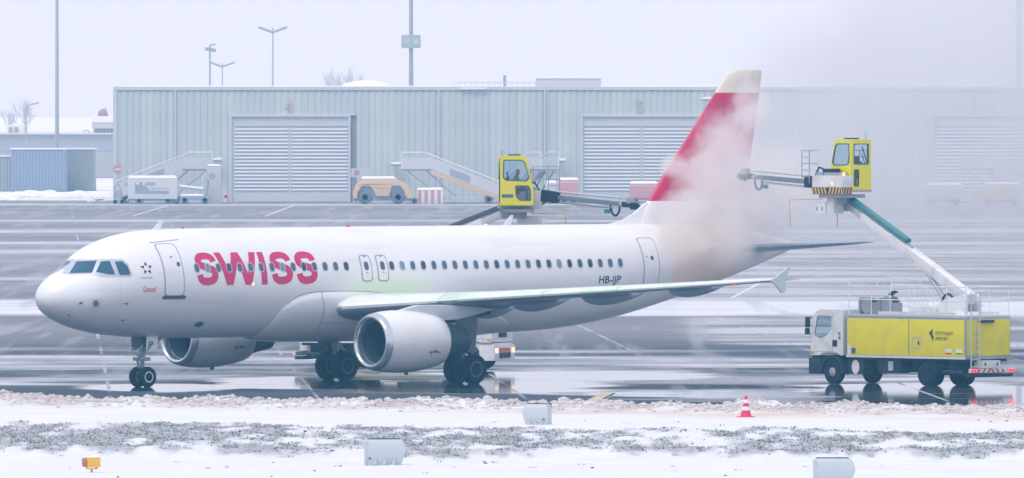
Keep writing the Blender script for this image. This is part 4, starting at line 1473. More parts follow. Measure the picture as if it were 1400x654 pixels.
    MB().add([(0.02, -1.06, 1.72), (0.02, 1.06, 1.72), (0.175, 1.06, 2.575), (0.175, -1.06, 2.575)], [(0, 1, 2, 3)]).build('windscreen', CGLASS, cab)
    MB().b(-0.03, -0.001, -0.45, 0.45, 1.28, 1.56).build('grille', DARK, cab, bevel=0.01)
    for s in (-1, 1):
        text('fleet_number', code, 0.34, NAVY, cab, frame((1.47 if s < 0 else 1.62, s * 1.206, 1.72), (-s, 0, 0), (0, 0, 1)), 0.006, 0.002, sx=0.85)
    bp = MB().b(-0.10, 0.55, -1.20, 1.20, 0.36, 0.98).b(-0.02, 1.1, -1.1, 1.1, 0.72, 1.06).build('bumper', DARK if not lit_front else TRUCKWHITE, T, bevel=0.05)
    MB().b(-0.125, -0.105, -0.62, 0.62, 0.46, 0.68).build('lower_grille', DARK, bp)
    for k in range(8):
        y = -0.64 + k * 0.16
        MB().prism([(y, 0.70), (y + 0.10, 0.70), (y + 0.18, 0.86), (y + 0.08, 0.86)], -0.112, -0.104, 'x').build('warning_stripe', RED, bp)
    for s in (-1, 1):
        MB().b(-0.125, -0.06, s * 0.78, s * 1.12, 0.66, 0.86).build('headlight', HEAD if lit_front else LGREY, bp, bevel=0.02)
    # body with side panels
    body = MB().b(1.92, 8.2, -1.20, 1.20, 1.03, 2.56).build('fluid_tank_body', GREY, T, bevel=0.02)
    for s in (-1, 1):
        for (a, b_) in ((1.98, 5.20), (5.26, 8.12)):
            MB().b(a, b_, s * 1.202, s * 1.222, 1.12, 2.50).build('side_panel', YEL, body, bevel=0.008)
        MB().b(1.93, 8.19, s * 1.203, s * 1.235, 1.03, 1.105).build('sill_rail', TRUCKWHITE, body)
        f0 = lambda x, z: frame((x, s * 1.225, z), (-s, 0, 0), (0, 0, 1))
        tx = 6.62 if s < 0 else 7.55
        text('airport_name', 'STUTTGART\nAIRPORT', 0.19, NAVY, body, f0(tx, 1.92), 0.002, 0.002, sx=0.88)
        bird = [(-0.25, 0.12), (0.0, 0.30), (-0.10, 0.10), (0.0, 0.14), (-0.08, 0.03), (0.02, 0.0), (-0.02, -0.26), (-0.14, -0.02)]
        V_, F2 = cut_poly(bird, 9)
        Mx = f0(6.53 if s < 0 else 7.64, 1.90)
        MB().add([Mx @ Vector((p[0] * 0.95, p[1] * 0.9, 0.004)) for p in V_], F2).build('airport_emblem', NAVY, body)
        h = MB()
        for (x0, x1, z0, z1) in ((5.42, 5.86, 1.42, 1.45), (5.42, 5.86, 1.82, 1.85), (5.42, 5.45, 1.45, 1.82), (5.83, 5.86, 1.45, 1.82)):
            h.b(x0, x1, s * 1.224, s * 1.236, z0, z1)
        h.use(1).b(5.72, 5.78, s * 1.224, s * 1.24, 1.55, 1.68)
        h.build('hatch', [LGREY, BLACK], body)
        for x, m_ in ((7.15, RED), (7.72, mat('green_band', (0.04, 0.30, 0.16), 0.5))):
            MB().b(x, x + 0.32, s * 1.224, s * 1.232, 1.22, 1.40).use(1).b(x, x + 0.32, s * 1.2325, s * 1.236, 1.22, 1.27).build('warning_plate', [WHITE, m_], body)
        MB().b(2.22, 2.42, s * 1.224, s * 1.24, 1.18, 1.38).use(1).b(2.02, 2.16, s * 1.224, s * 1.24, 1.12, 1.46).build('valve_plate', [mat('valve_blue', (0.03, 0.10, 0.22), 0.5), WHITE], body)
    MB().b(8.202, 8.222, -0.62, 1.14, 1.16, 2.52).build('rear_panel', YEL, body, bevel=0.008)
    MB().b(8.202, 8.214, -1.14, -0.66, 1.16, 2.52).build('rear_panel', YEL, body, bevel=0.004)
    MB().b(8.224, 8.30, -0.55, 0.25, 2.40, 2.50).build('work_lamp', BLACK, body, bevel=0.02)
    MB().b(8.0, 8.45, -0.55, 0.40, 0.70, 0.98).use(1).b(8.452, 8.46, -0.45, -0.38, 0.78, 0.9).b(8.452, 8.46, 0.2, 0.27, 0.78, 0.9).build('tool_box', [TRUCKWHITE, NAVY], T, bevel=0.0)
    rb = MB().b(8.34, 8.44, -1.2, 1.2, 0.52, 0.68).build('rear_bumper', TRUCKWHITE, T, bevel=0.01)
    for k in range(6):
        y = -0.85 + k * 0.28
        sg = 1 if k < 3 else -1
        MB().prism([(y, 0.53), (y + 0.10, 0.53), (y + 0.10 + sg * 0.10, 0.67), (y + sg * 0.10, 0.67)], 8.442, 8.448, 'x').build('warning_stripe', RED, rb)
    for s in (-1, 1):
        MB().b(8.44, 8.47, s * 0.88, s * 1.17, 0.54, 0.66).build('tail_light', REDLAMP, rb, bevel=0.01)
    MB().b(8.0, 8.4, -1.12, 1.12, 0.36, 0.48).build('underrun_bar', DARK, T)
    # rear ladder
    ld = MB()
    for y in (-1.14, -0.68):
        ld.rail([((8.42, y, 0.55), (8.42, y, 3.55))], 0.025)
    for k in range(8):
        ld.rail([((8.42, -1.14, 0.75 + 0.27 * k), (8.42, -0.68, 0.75 + 0.27 * k))], 0.018)
    ld.build('ladder', LGREY, T)
    # deck, railings
    deck = MB().b(1.92, 8.2, -1.21, 1.21, 2.565, 2.66).build('deck', LGREY, T, bevel=0.01)
    rl = MB()
    for s in (-1, 1):
        y = s * 1.16
        rl.rail([((2.0, y, 3.74), (8.15, y, 3.74)), ((2.0, y, 3.22), (8.15, y, 3.22)), ((2.0, y, 4.0), (3.5, y, 4.0)), ((3.5, y, 4.0), (3.5, y, 3.74)), ((2.0, y, 4.0), (2.0, y, 2.66))], 0.02)
        for k in range(6):
            x = 3.2 + k * 0.99
            rl.rail([((x, y, 2.66), (x, y, 3.74))], 0.016)
    for z in (3.74, 3.22):
        rl.rail([((8.15, -0.65, z), (8.15, 1.16, z))], 0.02)
    rl.build('railing', WHITE, deck)
    MB().b(3.6, 7.6, -1.19, -1.14, 2.67, 2.78).b(3.6, 7.6, 1.14, 1.19, 2.67, 2.78).build('toe_board', TRUCKWHITE, deck)
    # hose reels
    for x, r, y in ((2.55, 0.30, -0.55), (3.75, 0.33, -0.7)):
        re = MB().lathe([(-0.22, 0.12), (-0.22, r), (-0.19, r), (-0.17, 0.20), (0.17, 0.20), (0.19, r), (0.22, r), (0.22, 0.12)], (x, y, 2.68 + r), 'y', 28).build('hose_reel', GREY, deck, smooth=40)
        MB().b(x - 0.34, x - 0.28, y - 0.3, y + 0.3, 2.66, 3.28).b(x + 0.28, x + 0.34, y - 0.3, y + 0.3, 2.66, 3.1).build('reel_frame', GREY, re)
        MB().lathe([(-0.16, 0.25), (-0.16, r * .8), (0.16, r * .8), (0.16, 0.25)], (x, y, 2.68 + r), 'y', 24).build('hose_coil', BLACK, re, smooth=40)
    MB().prism([(3.62, 3.42), (3.78, 3.36), (3.95, 3.46), (4.1, 3.47), (3.98, 3.56), (3.86, 3.54)], -0.72, -0.60).rail([((3.82, -0.66, 3.3), (3.82, -0.66, 3.42))], 0.02).build('search_lamp', BLACK, deck)
    # boom with turret
    MB().b(4.6, 6.0, -0.55, 0.55, 2.66, 2.98).build('pump_cover', TRUCKWHITE, deck, bevel=0.03)
    tur = MB()
    for y in (-0.42, 0.32):
        tur.prism([(5.2, 2.66), (5.2, 2.85), (6.7, 3.32), (7.3, 3.46), (7.45, 3.3), (7.45, 2.66)], y, y + 0.10)
    tur.cone((7.05, 0, 2.66), (7.05, 0, 2.80), 0.55, 0.50, 24)
    tur.build('boom_turret', TRUCKWHITE, T, bevel=0.01)
    piv = Vector((7.15, 0, 3.36))
    end = TI @ boom_end_w
    d = (end - piv)
    Ln = d.length
    dn = d.normalized()
    pt = lambda s: piv + d * s
    up = (dn.cross(Vector((0, 0, 1))).cross(dn)).normalized()
    if up.z < 0:
        up = -up
    boom = MB().beam(piv - dn * 0.3, pt(0.62), 0.34, 0.42).build('boom', TRUCKWHITE, T, bevel=0.03)
    MB().beam(pt(0.30) + up * 0.01, pt(0.86), 0.27, 0.33).build('boom_section', WHITE, boom, bevel=0.02)
    MB().beam(pt(0.60), end, 0.20, 0.25).build('boom_section', LGREY, boom, bevel=0.02)
    MB().beam(pt(0.50) + up * 0.36, pt(0.97) + up * 0.30, 0.26, 0.16).build('hose_tray', tray, boom, bevel=0.05)
    MB().beam(pt(0.46) + up * 0.25, pt(0.98) + up * 0.19, 0.10, 0.06).build('hose_guide', GREY, boom)
    side_v = dn.cross(up).normalized()
    MB().cone(Vector((6.2, 0, 2.95)), pt(0.33) - up * 0.22, 0.09, 0.09, 12).cone(pt(0.10) - up * 0.1, pt(0.33) - up * 0.22, 0.05, 0.05, 10).build('lift_cylinder', STEEL, boom)
    MB().tube([Vector((6.35, -0.25, 3.05)) + Vector((0.32 * math.cos(a), 0, 0.40 * math.sin(a))) for a in np.linspace(0, math.pi, 12)], 0.045, 8).build('hydraulic_hose', BLACK, boom)
    MB().beam(end - dn * 0.25, end + dn * 0.10, 0.34, 0.42).build('boom_head', GREY, boom, bevel=0.03)
    # operator cabin on the boom head
    CMx = TI @ (Matrix.Translation(cab_w) @ Matrix.Rotation(cab_rz, 4, 'Z'))
    prof = [(-0.70, 0.02), (-0.70, 0.55), (-0.42, 1.90), (-0.34, 1.97), (0.58, 1.99), (0.64, 1.92), (0.68, 0.04)]
    w1 = round_poly([(-0.50, 1.12), (-0.66 + 0.05, 0.98 + 0.12), (-0.36, 1.78), (-0.24, 1.84), (0.50, 1.84), (0.53, 1.12), (0.42, 0.98), (-0.42, 0.95)][0:0] + [(-0.56, 1.10), (-0.37, 1.74), (-0.24, 1.83), (0.49, 1.83), (0.52, 1.13), (0.40, 1.00), (-0.44, 0.97)], 0.05)
    w2 = round_poly([(-0.62, 0.20), (-0.60, 0.62), (-0.54, 0.80), (0.02, 0.82), (0.0, 0.38), (-0.14, 0.20)], 0.07)
    mb = MB()
    for s in (-1, 1):
        plate(mb, round_poly(prof, 0.06), [w1, w2], s * 0.47, s * 0.43)
    M_rear = Matrix.Identity(4)
    rear_out = round_poly([(-0.47, 0.04), (0.47, 0.04), (0.47, 1.97), (-0.47, 1.97)], 0.06)
    rw1 = round_poly([(-0.40, 1.02), (0.36, 1.02), (0.36, 1.82), (-0.40, 1.82)], 0.06)
    rw2 = round_poly([(-0.38, 0.18), (-0.13, 0.18), (-0.13, 0.84), (-0.38, 0.84)], 0.06)
    plate(mb, rear_out, [rw1, rw2], 0.66, 0.62, 'x')
    mb.b(-0.36, 0.62, -0.43, 0.43, 1.93, 1.985)
    mb.b(-0.69, 0.66, -0.45, 0.45, 0.0, 0.06)
    for s in (-1, 1):
        mb.beam((-0.69, s * 0.41, 0.1), (-0.69, s * 0.41, 0.6), 0.06, 0.06).beam((-0.69, s * 0.41, 0.58), (-0.40, s * 0.41, 1.93), 0.06, 0.06)
    mb.beam((-0.69, -0.41, 0.58), (-0.69, 0.41, 0.58), 0.05, 0.05)
    oc = mb.build('operator_cabin', CABYEL, T)
    oc.matrix_local = CMx
    for s in (-1, 1):
        for w in (w1, w2):
            V_, F2 = cut_poly(w, 9)
            MB().add([(p[0], s * 0.45, p[1]) for p in V_], F2).build('cabin_pane', CGLASS, oc)
            n = len(w)
            cxy = (sum(p[0] for p in w) / n, sum(p[1] for p in w) / n)
            inn = [(p[0] + (cxy[0] - p[0]) * 0.09, p[1] + (cxy[1] - p[1]) * 0.09) for p in w]
            plate(MB(), w, [inn], s * 0.478, s * 0.445).build('window_seal', SILL, oc)
        MB().b(0.1, 0.55, s * 0.472, s * 0.482, 0.33, 0.46).build('maker_plate', mat('maker_plate', (0.10, 0.16, 0.28), 0.4), oc)
    for w in (rw1, rw2):
        V_, F2 = cut_poly(w, 9)
        MB().add([(0.64, p[0], p[1]) for p in V_], F2).build('cabin_pane', CGLASS, oc)
        n = len(w)
        cxy = (sum(p[0] for p in w) / n, sum(p[1] for p in w) / n)
        inn = [(p[0] + (cxy[0] - p[0]) * 0.10, p[1] + (cxy[1] - p[1]) * 0.08) for p in w]
        plate(MB(), w, [inn], 0.668, 0.635, 'x').build('window_seal', SILL, oc)
    MB().add([(-0.69, -0.40, 0.6), (-0.69, 0.40, 0.6), (-0.41, 0.40, 1.9), (-0.41, -0.40, 1.9)], [(0, 1, 2, 3)]).build('cabin_pane', CGLASS, oc)
    MB().beam((0.672, 0.25, 1.1), (0.672, 0.02, 1.7), 0.02, 0.03).beam((0.672, 0.15, 1.05), (0.672, 0.0, 1.45), 0.02, 0.02).build('wiper', BLACK, oc)
    MB().b(-0.15, 0.35, -0.25, 0.25, 0.45, 0.58).b(0.25, 0.38, -0.25, 0.25, 0.55, 1.15).b(-0.02, 0.2, -0.12, 0.12, 0.06, 0.45).b(0.29, 0.36, -0.14, 0.14, 1.15, 1.35).build('seat', SEAT, oc, bevel=0.04)
    MB().b(-0.2, 0.3, -0.18, 0.18, 1.99, 2.04).build('roof_vent', DARK, oc, bevel=0.01)
    MB().rail([((0.55, 0.3, 1.97), (0.55, 0.3, 2.2))], 0.01).build('aerial', DARK, oc)
    MB().b(0.58, 0.70, -0.46, 0.46, -0.03, 0.05).rail([((-0.74, 0.45, 1.0), (-0.68, 0.52, 1.6))], 0.02).build('cabin_skirt', GREY, oc)
    # machinery beside the cabin with hazard stripes
    mc = MB().b(-1.05, 0.72, -1.05, -0.50, -0.12, 0.60).build('machinery_box', TRUCKWHITE, oc, bevel=0.03)
    for k in range(9):
        x = -1.02 + 0.19 * k
        sg = 1 if k < 5 else -1
        MB().prism([(x, -0.10), (x + 0.095, -0.10), (x + 0.095 + -sg * 0.09, 0.14), (x - sg * 0.09, 0.14)], -1.058, -1.052).build('hazard_stripe', HAZY, mc)
    MB().b(-1.03, 0.70, -1.0545, -1.051, -0.11, 0.15).b(0.721, 0.7225, -1.03, -0.52, -0.11, 0.15).build('hazard_field', HAZK, mc)
    for k in range(4):
        y = -1.02 + 0.14 * k
        MB().prism([(y, -0.10), (y + 0.06, -0.10), (y + 0.13, 0.14), (y + 0.07, 0.14)], 0.723, 0.727, 'x').build('hazard_stripe', HAZY, mc)
    MB().lathe([(0.0, 0.07), (0.02, 0.07), (0.07, 0.05), (0.10, 0.0)], (0.15, -1.05, 0.30), 'y', 14).build('beacon', AMBER, mc)
    MB().lathe([(0.60, 0.05), (0.68, 0.05), (0.72, 0.02)], (0.62, -0.85, 0.0), 'z', 14).build('beacon', AMBER, mc)
    MB().b(-0.9, 0.5, -0.98, -0.55, 0.60, 0.72).use(1).b(-0.5, 0.1, -0.95, -0.6, 0.72, 0.86).build('valve_block', [GREY, DARK], mc, bevel=0.0)
    cr = MB()
    for z in (1.55, 1.05):
        cr.rail([((-1.75, -0.98, z), (-0.75, -0.98, z)), ((-1.75, -0.98, z), (-1.75, -0.55, z))], 0.018)
    for x in (-1.75, -1.3):
        cr.rail([((x, -0.98, 0.3), (x, -0.98, 1.55))], 0.02)
    for z in (0.55, 0.8, 1.05, 1.3):
        cr.rail([((-1.75, -0.98, z), (-1.3, -0.98, z))], 0.014)
    cr.build('guard_rail', GREY, mc)
    MB().tube([(-0.85, -0.95, 0.1), (-0.95, -0.95, 0.6), (-0.75, -0.95, 0.92), (-0.50, -0.95, 0.85), (-0.42, -0.95, 0.6)], 0.04, 8).build('hydraulic_hose', BLACK, mc)
    MB().b(-0.75, 0.5, -0.95, 0.3, -0.26, -0.12).cone((-0.1, -0.3, -0.5), (-0.1, -0.3, -0.25), 0.30, 0.34, 20).build('slew_ring', GREY, oc, bevel=0.0)
    MB().b(-1.05, -0.45, -0.9, -0.35, -0.85, -0.42).b(-0.45, -0.05, -0.8, -0.3, -0.85, -0.26).use(1).b(-0.95, -0.9, -0.906, -0.9, -0.75, -0.6).b(-0.65, -0.6, -0.906, -0.9, -0.75, -0.6).build('pump_box', [TRUCKWHITE, NAVY], oc, bevel=0.0)
    MB().rail([((-0.6, -0.9, -0.30), (-2.0, -1.4, -0.34)), ((-2.0, -1.4, -0.34), (-1.92, -1.4, -1.35)), ((-0.2, -0.5, -0.8), (-0.2, -0.5, -1.35))], 0.018).build('feeler_rod', HAZY, oc)
    # spray arm
    a0, a1 = TI @ arm_w[0], TI @ arm_w[1]
    ad = (a1 - a0).normalized()
    uz = Vector((0, 0, 1))
    L_ = (a1 - a0).length
    q = lambda s: a0 + (a1 - a0) * s
    link = CMx @ Vector((-0.95, -0.8, 0.2))
    arm = MB().beam(link, q(0.02), 0.26, 0.42).build('spray_arm', ARMG, T, bevel=0.04)
    MB().beam(q(0.0) + uz * 0.02, q(0.16), 0.30, 0.46).build('arm_bracket', DARK, arm, bevel=0.05)
    MB().beam(q(0.05), q(0.78), 0.16, 0.18).build('arm_section', ARMG, arm, bevel=0.02)
    MB().beam(q(0.30) - uz * 0.01, q(0.90), 0.11, 0.12).build('arm_section', STEEL, arm, bevel=0.02)
    MB().cone(q(0.08) + uz * 0.22, q(0.80) + uz * 0.24, 0.04, 0.04, 10).build('fluid_pipe', LGREY, arm)
    MB().cone(q(0.06) - uz * 0.20, q(0.72) - uz * 0.18, 0.04, 0.04, 10).build('fluid_pipe', STEEL, arm)
    MB().box(q(0.90) + uz * 0.18, (0.34, 0.22, 0.26)).build('nozzle_drive', GREY, arm, bevel=0.03)
    MB().beam(q(0.82), q(0.97), 0.2, 0.2).cone(q(0.95), q(1.0) - uz * 0.03, 0.09, 0.05, 12).cone(q(0.90) - uz * 0.12, q(0.97) - uz * 0.1, 0.06, 0.05, 10).build('nozzle', DARK, arm, bevel=0.0)
    if jet_w is not None:
        MB().cone(a1 + ad * 0.05, TI @ jet_w, 0.012, 0.03, 8).build('spray_jet', mat('fluid_jet', (0.75, 0.42, 0.26), 0.3), arm)
    hp = [q(0.74) - uz * 0.1 + Vector((0, 0, 0)) - ad * 0.0 + (-uz) * (0.38 * math.sin(a)) + (ad) * (0.22 * math.cos(a)) for a in np.linspace(0, math.pi, 14)]
    MB().tube(hp, 0.045, 8).build('hydraulic_hose', BLACK, arm)
    MB().box(q(0.66) - uz * 0.34, (0.22, 0.12, 0.16)).build('spray_lamp', TEAL, arm, bevel=0.03)
    return T

truck_near = deicing_truck(Vector((12.18, 10.0, 0)), math.radians(-46), 'yellow and white de-icing truck with raised boom parked right of the tail, rear lights lit', 'de-icing trucks',
              at_y(1158, 279, 14.3), at_y(1163, 261.5, 14.2), math.radians(-52), (at_y(1121, 250, 15.2), at_y(1008, 240, 18.8)), '2', False, jet_w=at_y(970, 263, 20.3))
truck_far = deicing_truck(Vector((-0.38, 33.0, 0)), math.radians(160), 'de-icing truck behind the airliner with yellow operator cabin raised above the fuselage', 'de-icing trucks',
              at_y(694, 290, 33.4), at_y(705, 281.5, 32.6), math.radians(180), (at_y(742, 268, 33.2), at_y(876, 282, 30.5)), '7', True, TEALSHADE)

# the operator seated in the far cabin
def person():
    base = at_y(705, 281.5, 32.6)
    bm = bmesh.new()
    J = {'pel': (0, 0, 0.62), 'belly': (0.0, 0, 0.80), 'chest': (0.03, 0, 1.02), 'neck': (0.05, 0, 1.20), 'chin': (0.09, 0, 1.28), 'head': (0.09, 0, 1.36), 'crown': (0.07, 0, 1.46),
         'hl': (0.02, 0.10, 0.62), 'kl': (0.42, 0.12, 0.66), 'fl': (0.46, 0.12, 0.24), 'tl': (0.60, 0.12, 0.20), 'hr': (0.02, -0.10, 0.62), 'kr': (0.42, -0.12, 0.66), 'fr': (0.46, -0.12, 0.24), 'tr': (0.60, -0.12, 0.20),
         'sl': (0.02, 0.17, 1.12), 'el': (0.16, 0.23, 0.88), 'wl': (0.38, 0.18, 0.90), 'gl': (0.46, 0.17, 0.92), 'sr': (0.02, -0.17, 1.12), 'er': (0.16, -0.23, 0.88), 'wr': (0.38, -0.18, 0.90), 'gr': (0.46, -0.17, 0.92)}
    R_ = {'pel': .15, 'belly': .14, 'chest': .15, 'neck': .06, 'chin': .075, 'head': .095, 'crown': .06, 'hl': .10, 'kl': .07, 'fl': .05, 'tl': .04, 'hr': .10, 'kr': .07, 'fr': .05, 'tr': .04,
          'sl': .075, 'el': .055, 'wl': .04, 'gl': .04, 'sr': .075, 'er': .055, 'wr': .04, 'gr': .04}
    keys = list(J)
    E_ = [('pel', 'belly'), ('belly', 'chest'), ('chest', 'neck'), ('neck', 'chin'), ('chin', 'head'), ('head', 'crown'), ('pel', 'hl'), ('hl', 'kl'), ('kl', 'fl'), ('fl', 'tl'), ('pel', 'hr'), ('hr', 'kr'), ('kr', 'fr'), ('fr', 'tr'),
          ('chest', 'sl'), ('sl', 'el'), ('el', 'wl'), ('wl', 'gl'), ('chest', 'sr'), ('sr', 'er'), ('er', 'wr'), ('wr', 'gr')]
    me = bpy.data.meshes.new('person')
    me.from_pydata([J[k] for k in keys], [(keys.index(a), keys.index(b)) for a, b in E_], [])
    o = bpy.data.objects.new('person', me)
    COL.objects.link(o)
    o.location = base
    sk = o.modifiers.new('skin', 'SKIN')
    for i, k in enumerate(keys):
        me.skin_vertices[0].data[i].radius = (R_[k], R_[k])
    me.skin_vertices[0].data[0].use_root = True
    sk.use_smooth_shade = True
    sb = o.modifiers.new('sub', 'SUBSURF')
    sb.levels = sb.render_levels = 2
    clothes = bpy.data.materials.new('work_clothes')
    clothes.use_nodes = True
    nt = clothes.node_tree
    tc = nt.nodes.new('ShaderNodeTexCoord')
    sp = nt.nodes.new('ShaderNodeSeparateXYZ')
    cr = nt.nodes.new('ShaderNodeValToRGB')
    cr.color_ramp.interpolation = 'CONSTANT'
    e = cr.color_ramp.elements
    e[0].position, e[0].color = 0.0, (0.03, 0.06, 0.13, 1)
    e[1].position, e[1].color = 0.605, (0.42, 0.24, 0.17, 1)
    k = e.new(0.70)
    k.color = (0.04, 0.03, 0.03, 1)
    mr = nt.nodes.new('ShaderNodeMath')
    mr.operation = 'MULTIPLY'
    mr.inputs[1].default_value = 0.5
    nt.links.new(tc.outputs['Object'], sp.inputs[0])
    nt.links.new(sp.outputs['Z'], mr.inputs[0])
    nt.links.new(mr.outputs[0], cr.inputs[0])
    nt.links.new(cr.outputs[0], nt.nodes['Principled BSDF'].inputs['Base Color'])
    me.materials.append(clothes)
    tag(o, 'person in dark clothes and yellow vest seated in the yellow cabin above the fuselage', 'person')
    VEST = mat('hi_vis_vest', (0.55, 0.72, 0.05), 0.6)
    rg = []
    for z, rx, ry, x in ((0.74, .165, .20, 0.0), (0.9, .165, .21, 0.01), (1.02, .17, .215, 0.03), (1.12, .14, .19, 0.03), (1.19, .085, .11, 0.045)):
        rg.append([(x + rx * math.cos(2 * math.pi * i / 20), ry * math.sin(2 * math.pi * i / 20), z) for i in range(20)])
    MB().loft(rg, caps=False).build('vest', VEST, o, smooth=60)
person()
# ------------------------------------------------------------------ warehouse behind the apron
BY = 720.0
def bx(u):
    return (u - 700) / FPX * (BY + 500)
def bz(v):
    return CAM.z - (v - VH) / FPX * (BY + 500)
WALLM = [mat('wall_sheet_%s' % n, c, 0.5, 0.1, var=0.07, scale=0.6, dirt=(0.30, 0.34, 0.37), dirt_amt=0.25, dirt_scale=0.3)
         for n, c in (('sage', (0.56, 0.66, 0.66)), ('grey', (0.57, 0.64, 0.68)), ('mint', (0.61, 0.69, 0.69)))]
DOORM = mat('door_slat_paint', (0.62, 0.67, 0.74), 0.45, 0.1, var=0.05)
TRIM = mat('door_trim_paint', (0.62, 0.66, 0.72), 0.5)
wh = empty('warehouse', (bx(157), BY, 0))
tag(wh, 'long grey green warehouse of ribbed sheet metal with slatted roller doors', 'warehouse')
WO = Vector((bx(157), BY, 0))
XL, XR, ZT = bx(157), 66.0, bz(119)
MB().b(0, XR - XL, 0.12, 60, 0, ZT - 0.1).build('core_wall', mat('wall_core', (0.30, 0.34, 0.38), 0.7), wh)
doors = [(bx(317), bx(476)), (bx(797), bx(957)), (bx(797) + (bx(797) - bx(317)), bx(957) + (bx(797) - bx(317)))]
ZD = bz(160)
pw = 1.22
npan = int((XR - XL) / pw)
prof = [(0, 0), (0.10, -0.06), (0.42, -0.06), (0.52, 0), (0.61, 0), (0.71, -0.06), (1.03, -0.06), (1.13, 0), (1.215, 0)]
pm = {}
def panel_mesh(z0, z1, k):
    key = (round(z0, 2), k)
    if key not in pm:
        mb = MB()
        n = len(prof)
        back = [(x, 0.10) for x, _ in prof]
        ringp = prof + back[::-1]
        mb.loft([[(x, y, z) for x, y in ringp] for z in (z0, z1)])
        o = mb.build('wall_panel', WALLM[k], wh, smooth=0)
        pm[key] = o.data
        bpy.data.objects.remove(o)
    return pm[key]
for i in range(npan):
    x = XL + i * pw
    inside = any(a - 0.2 < x + pw / 2 < b + 0.2 for a, b in doors)
    k = random.choice((0, 0, 1, 2))
    o = bpy.data.objects.new('wall_panel', panel_mesh(ZD + 0.12 if inside else 0.0, ZT - 0.32, k))
    COL.objects.link(o)
    o.parent = wh
    o.location = (x - XL, 0, 0)
MB().b(-0.15, XR - XL, -0.16, 0.3, ZT - 0.30, ZT).build('roof_edge', TRIM, wh)
MB().b(-0.10, XR - XL, 0.32, 60.2, ZT - 0.1, ZT + 0.04).build('roof', SNOWCAP, wh)
MB().b(-0.15, 0.20, -0.16, -0.11, 0, ZT - 0.31).build('corner_trim', TRIM, wh)
for di, (a, b) in enumerate(doors):
    a_, b_ = a - XL, b - XL
    f = MB().b(a_ - 0.22, a_, -0.22, 0.11, 0, ZD).b(b_, b_ + 0.22, -0.22, 0.11, 0, ZD).b(a_ - 0.22, b_ + 0.22, -0.22, 0.11, ZD, ZD + 0.20).build('roller_door', TRIM, wh)
    mid = (a_ + b_) / 2
    MB().b(mid - 0.10, mid + 0.10, -0.06, 0.08, 0.7, ZD - 0.9).build('door_mullion', TRIM, f)
    MB().b(a_, b_, 0.02, 0.10, 0.02, ZD).build('door_leaf', mat('door_leaf', (0.50, 0.55, 0.62), 0.6), f)
    MB().b(a_ + 0.01, b_ - 0.01, -0.04, 0.02, 0.03, 0.85).build('door_kick_panel', DOORM, f)
    MB().b(a_ + 0.01, b_ - 0.01, -0.04, 0.02, ZD - 0.85, ZD - 0.02).build('door_head_panel', DOORM, f)
    sm = None
    nsl = 18
    for r in range(nsl):
        z = 0.98 + r * (ZD - 0.98 - 0.95) / nsl
        for s in (0, 1):
            if sm is None:
                w = mid - a_ - 0.14
                mb = MB()
                mb.prism([(0.02, 0.0), (-0.05, 0.06), (-0.05, 0.12), (0.02, 0.22)], 0, w, 'x')
                o = mb.build('door_slat', DOORM, f, smooth=0)
                sm = o.data
            else:
                o = bpy.data.objects.new('door_slat', sm)
                COL.objects.link(o)
                o.parent = f
            o.location = (a_ + 0.02 if s == 0 else mid + 0.11, 0, z)
    ORNG = mat('door_number_orange', (0.58, 0.51, 0.46), 0.5)  # orange paled towards the wall tone, haze fade put into the colour
    text('door_number', str(4 + di), 1.55, ORNG, wh, frame((mid - 0.48, -0.14, ZD + 0.45), (1, 0, 0), (0, 0, 1)), 0.03, 0.01)
    for s in (a_ - 0.55, b_ + 0.5):
        MB().cone((s, -0.6, 0), (s, -0.6, 1.0), 0.12, 0.12, 10).use(1).cone((s, -0.6, 0.35), (s, -0.6, 0.65), 0.125, 0.125, 10).build('guard_post', [WHITE, RED], f)
for u in (240, 600, 745, 1010, 1180):
    xx = bx(u) - XL
    MB().cone((xx, -0.22, 0.0), (xx, -0.22, ZT - 0.32), 0.09, 0.09, 8).build('downpipe', TRIM, wh)
# roof furniture and snow ledges
MB().b(bx(733) - XL, bx(822) - XL, 4, 10, ZT + 0.04, ZT + 0.75).build('roof_unit', mat('roof_unit_grey', (0.52, 0.55, 0.60), 0.6), wh, bevel=0.05)
MB().b(bx(733) - XL - .1, bx(822) - XL + .1, 3.9, 10.1, ZT + 0.752, ZT + 0.95).build('snow_cap', SNOWCAP, wh, bevel=0.08)
MB().b(bx(688) - XL, bx(692) - XL, 5, 5.3, ZT, bz(103)).build('roof_vent_pipe', GREY, wh)
rr = MB()
for u in range(620, 735, 8):
    rr.rail([((bx(u) - XL, 3, ZT), (bx(u) - XL, 3, ZT + 0.4))], 0.03)
rr.rail([((bx(620) - XL, 3, ZT + 0.4), (bx(735) - XL, 3, ZT + 0.4))], 0.04)
rr.build('roof_rail', LGREY, wh)
MB().lathe([(0, 2.4), (0.3, 2.0), (0.55, 1.0), (0.62, 0)], (bx(500) - XL, 8, ZT + 0.0), 'z', 24).build('roof_dome', SNOWCAP, wh, smooth=60)
MB().b(bx(629) - XL, bx(665) - XL, -0.35, -0.13, bz(123), bz(121)).build('snow_ledge', SNOWCAP, wh, bevel=0.03)

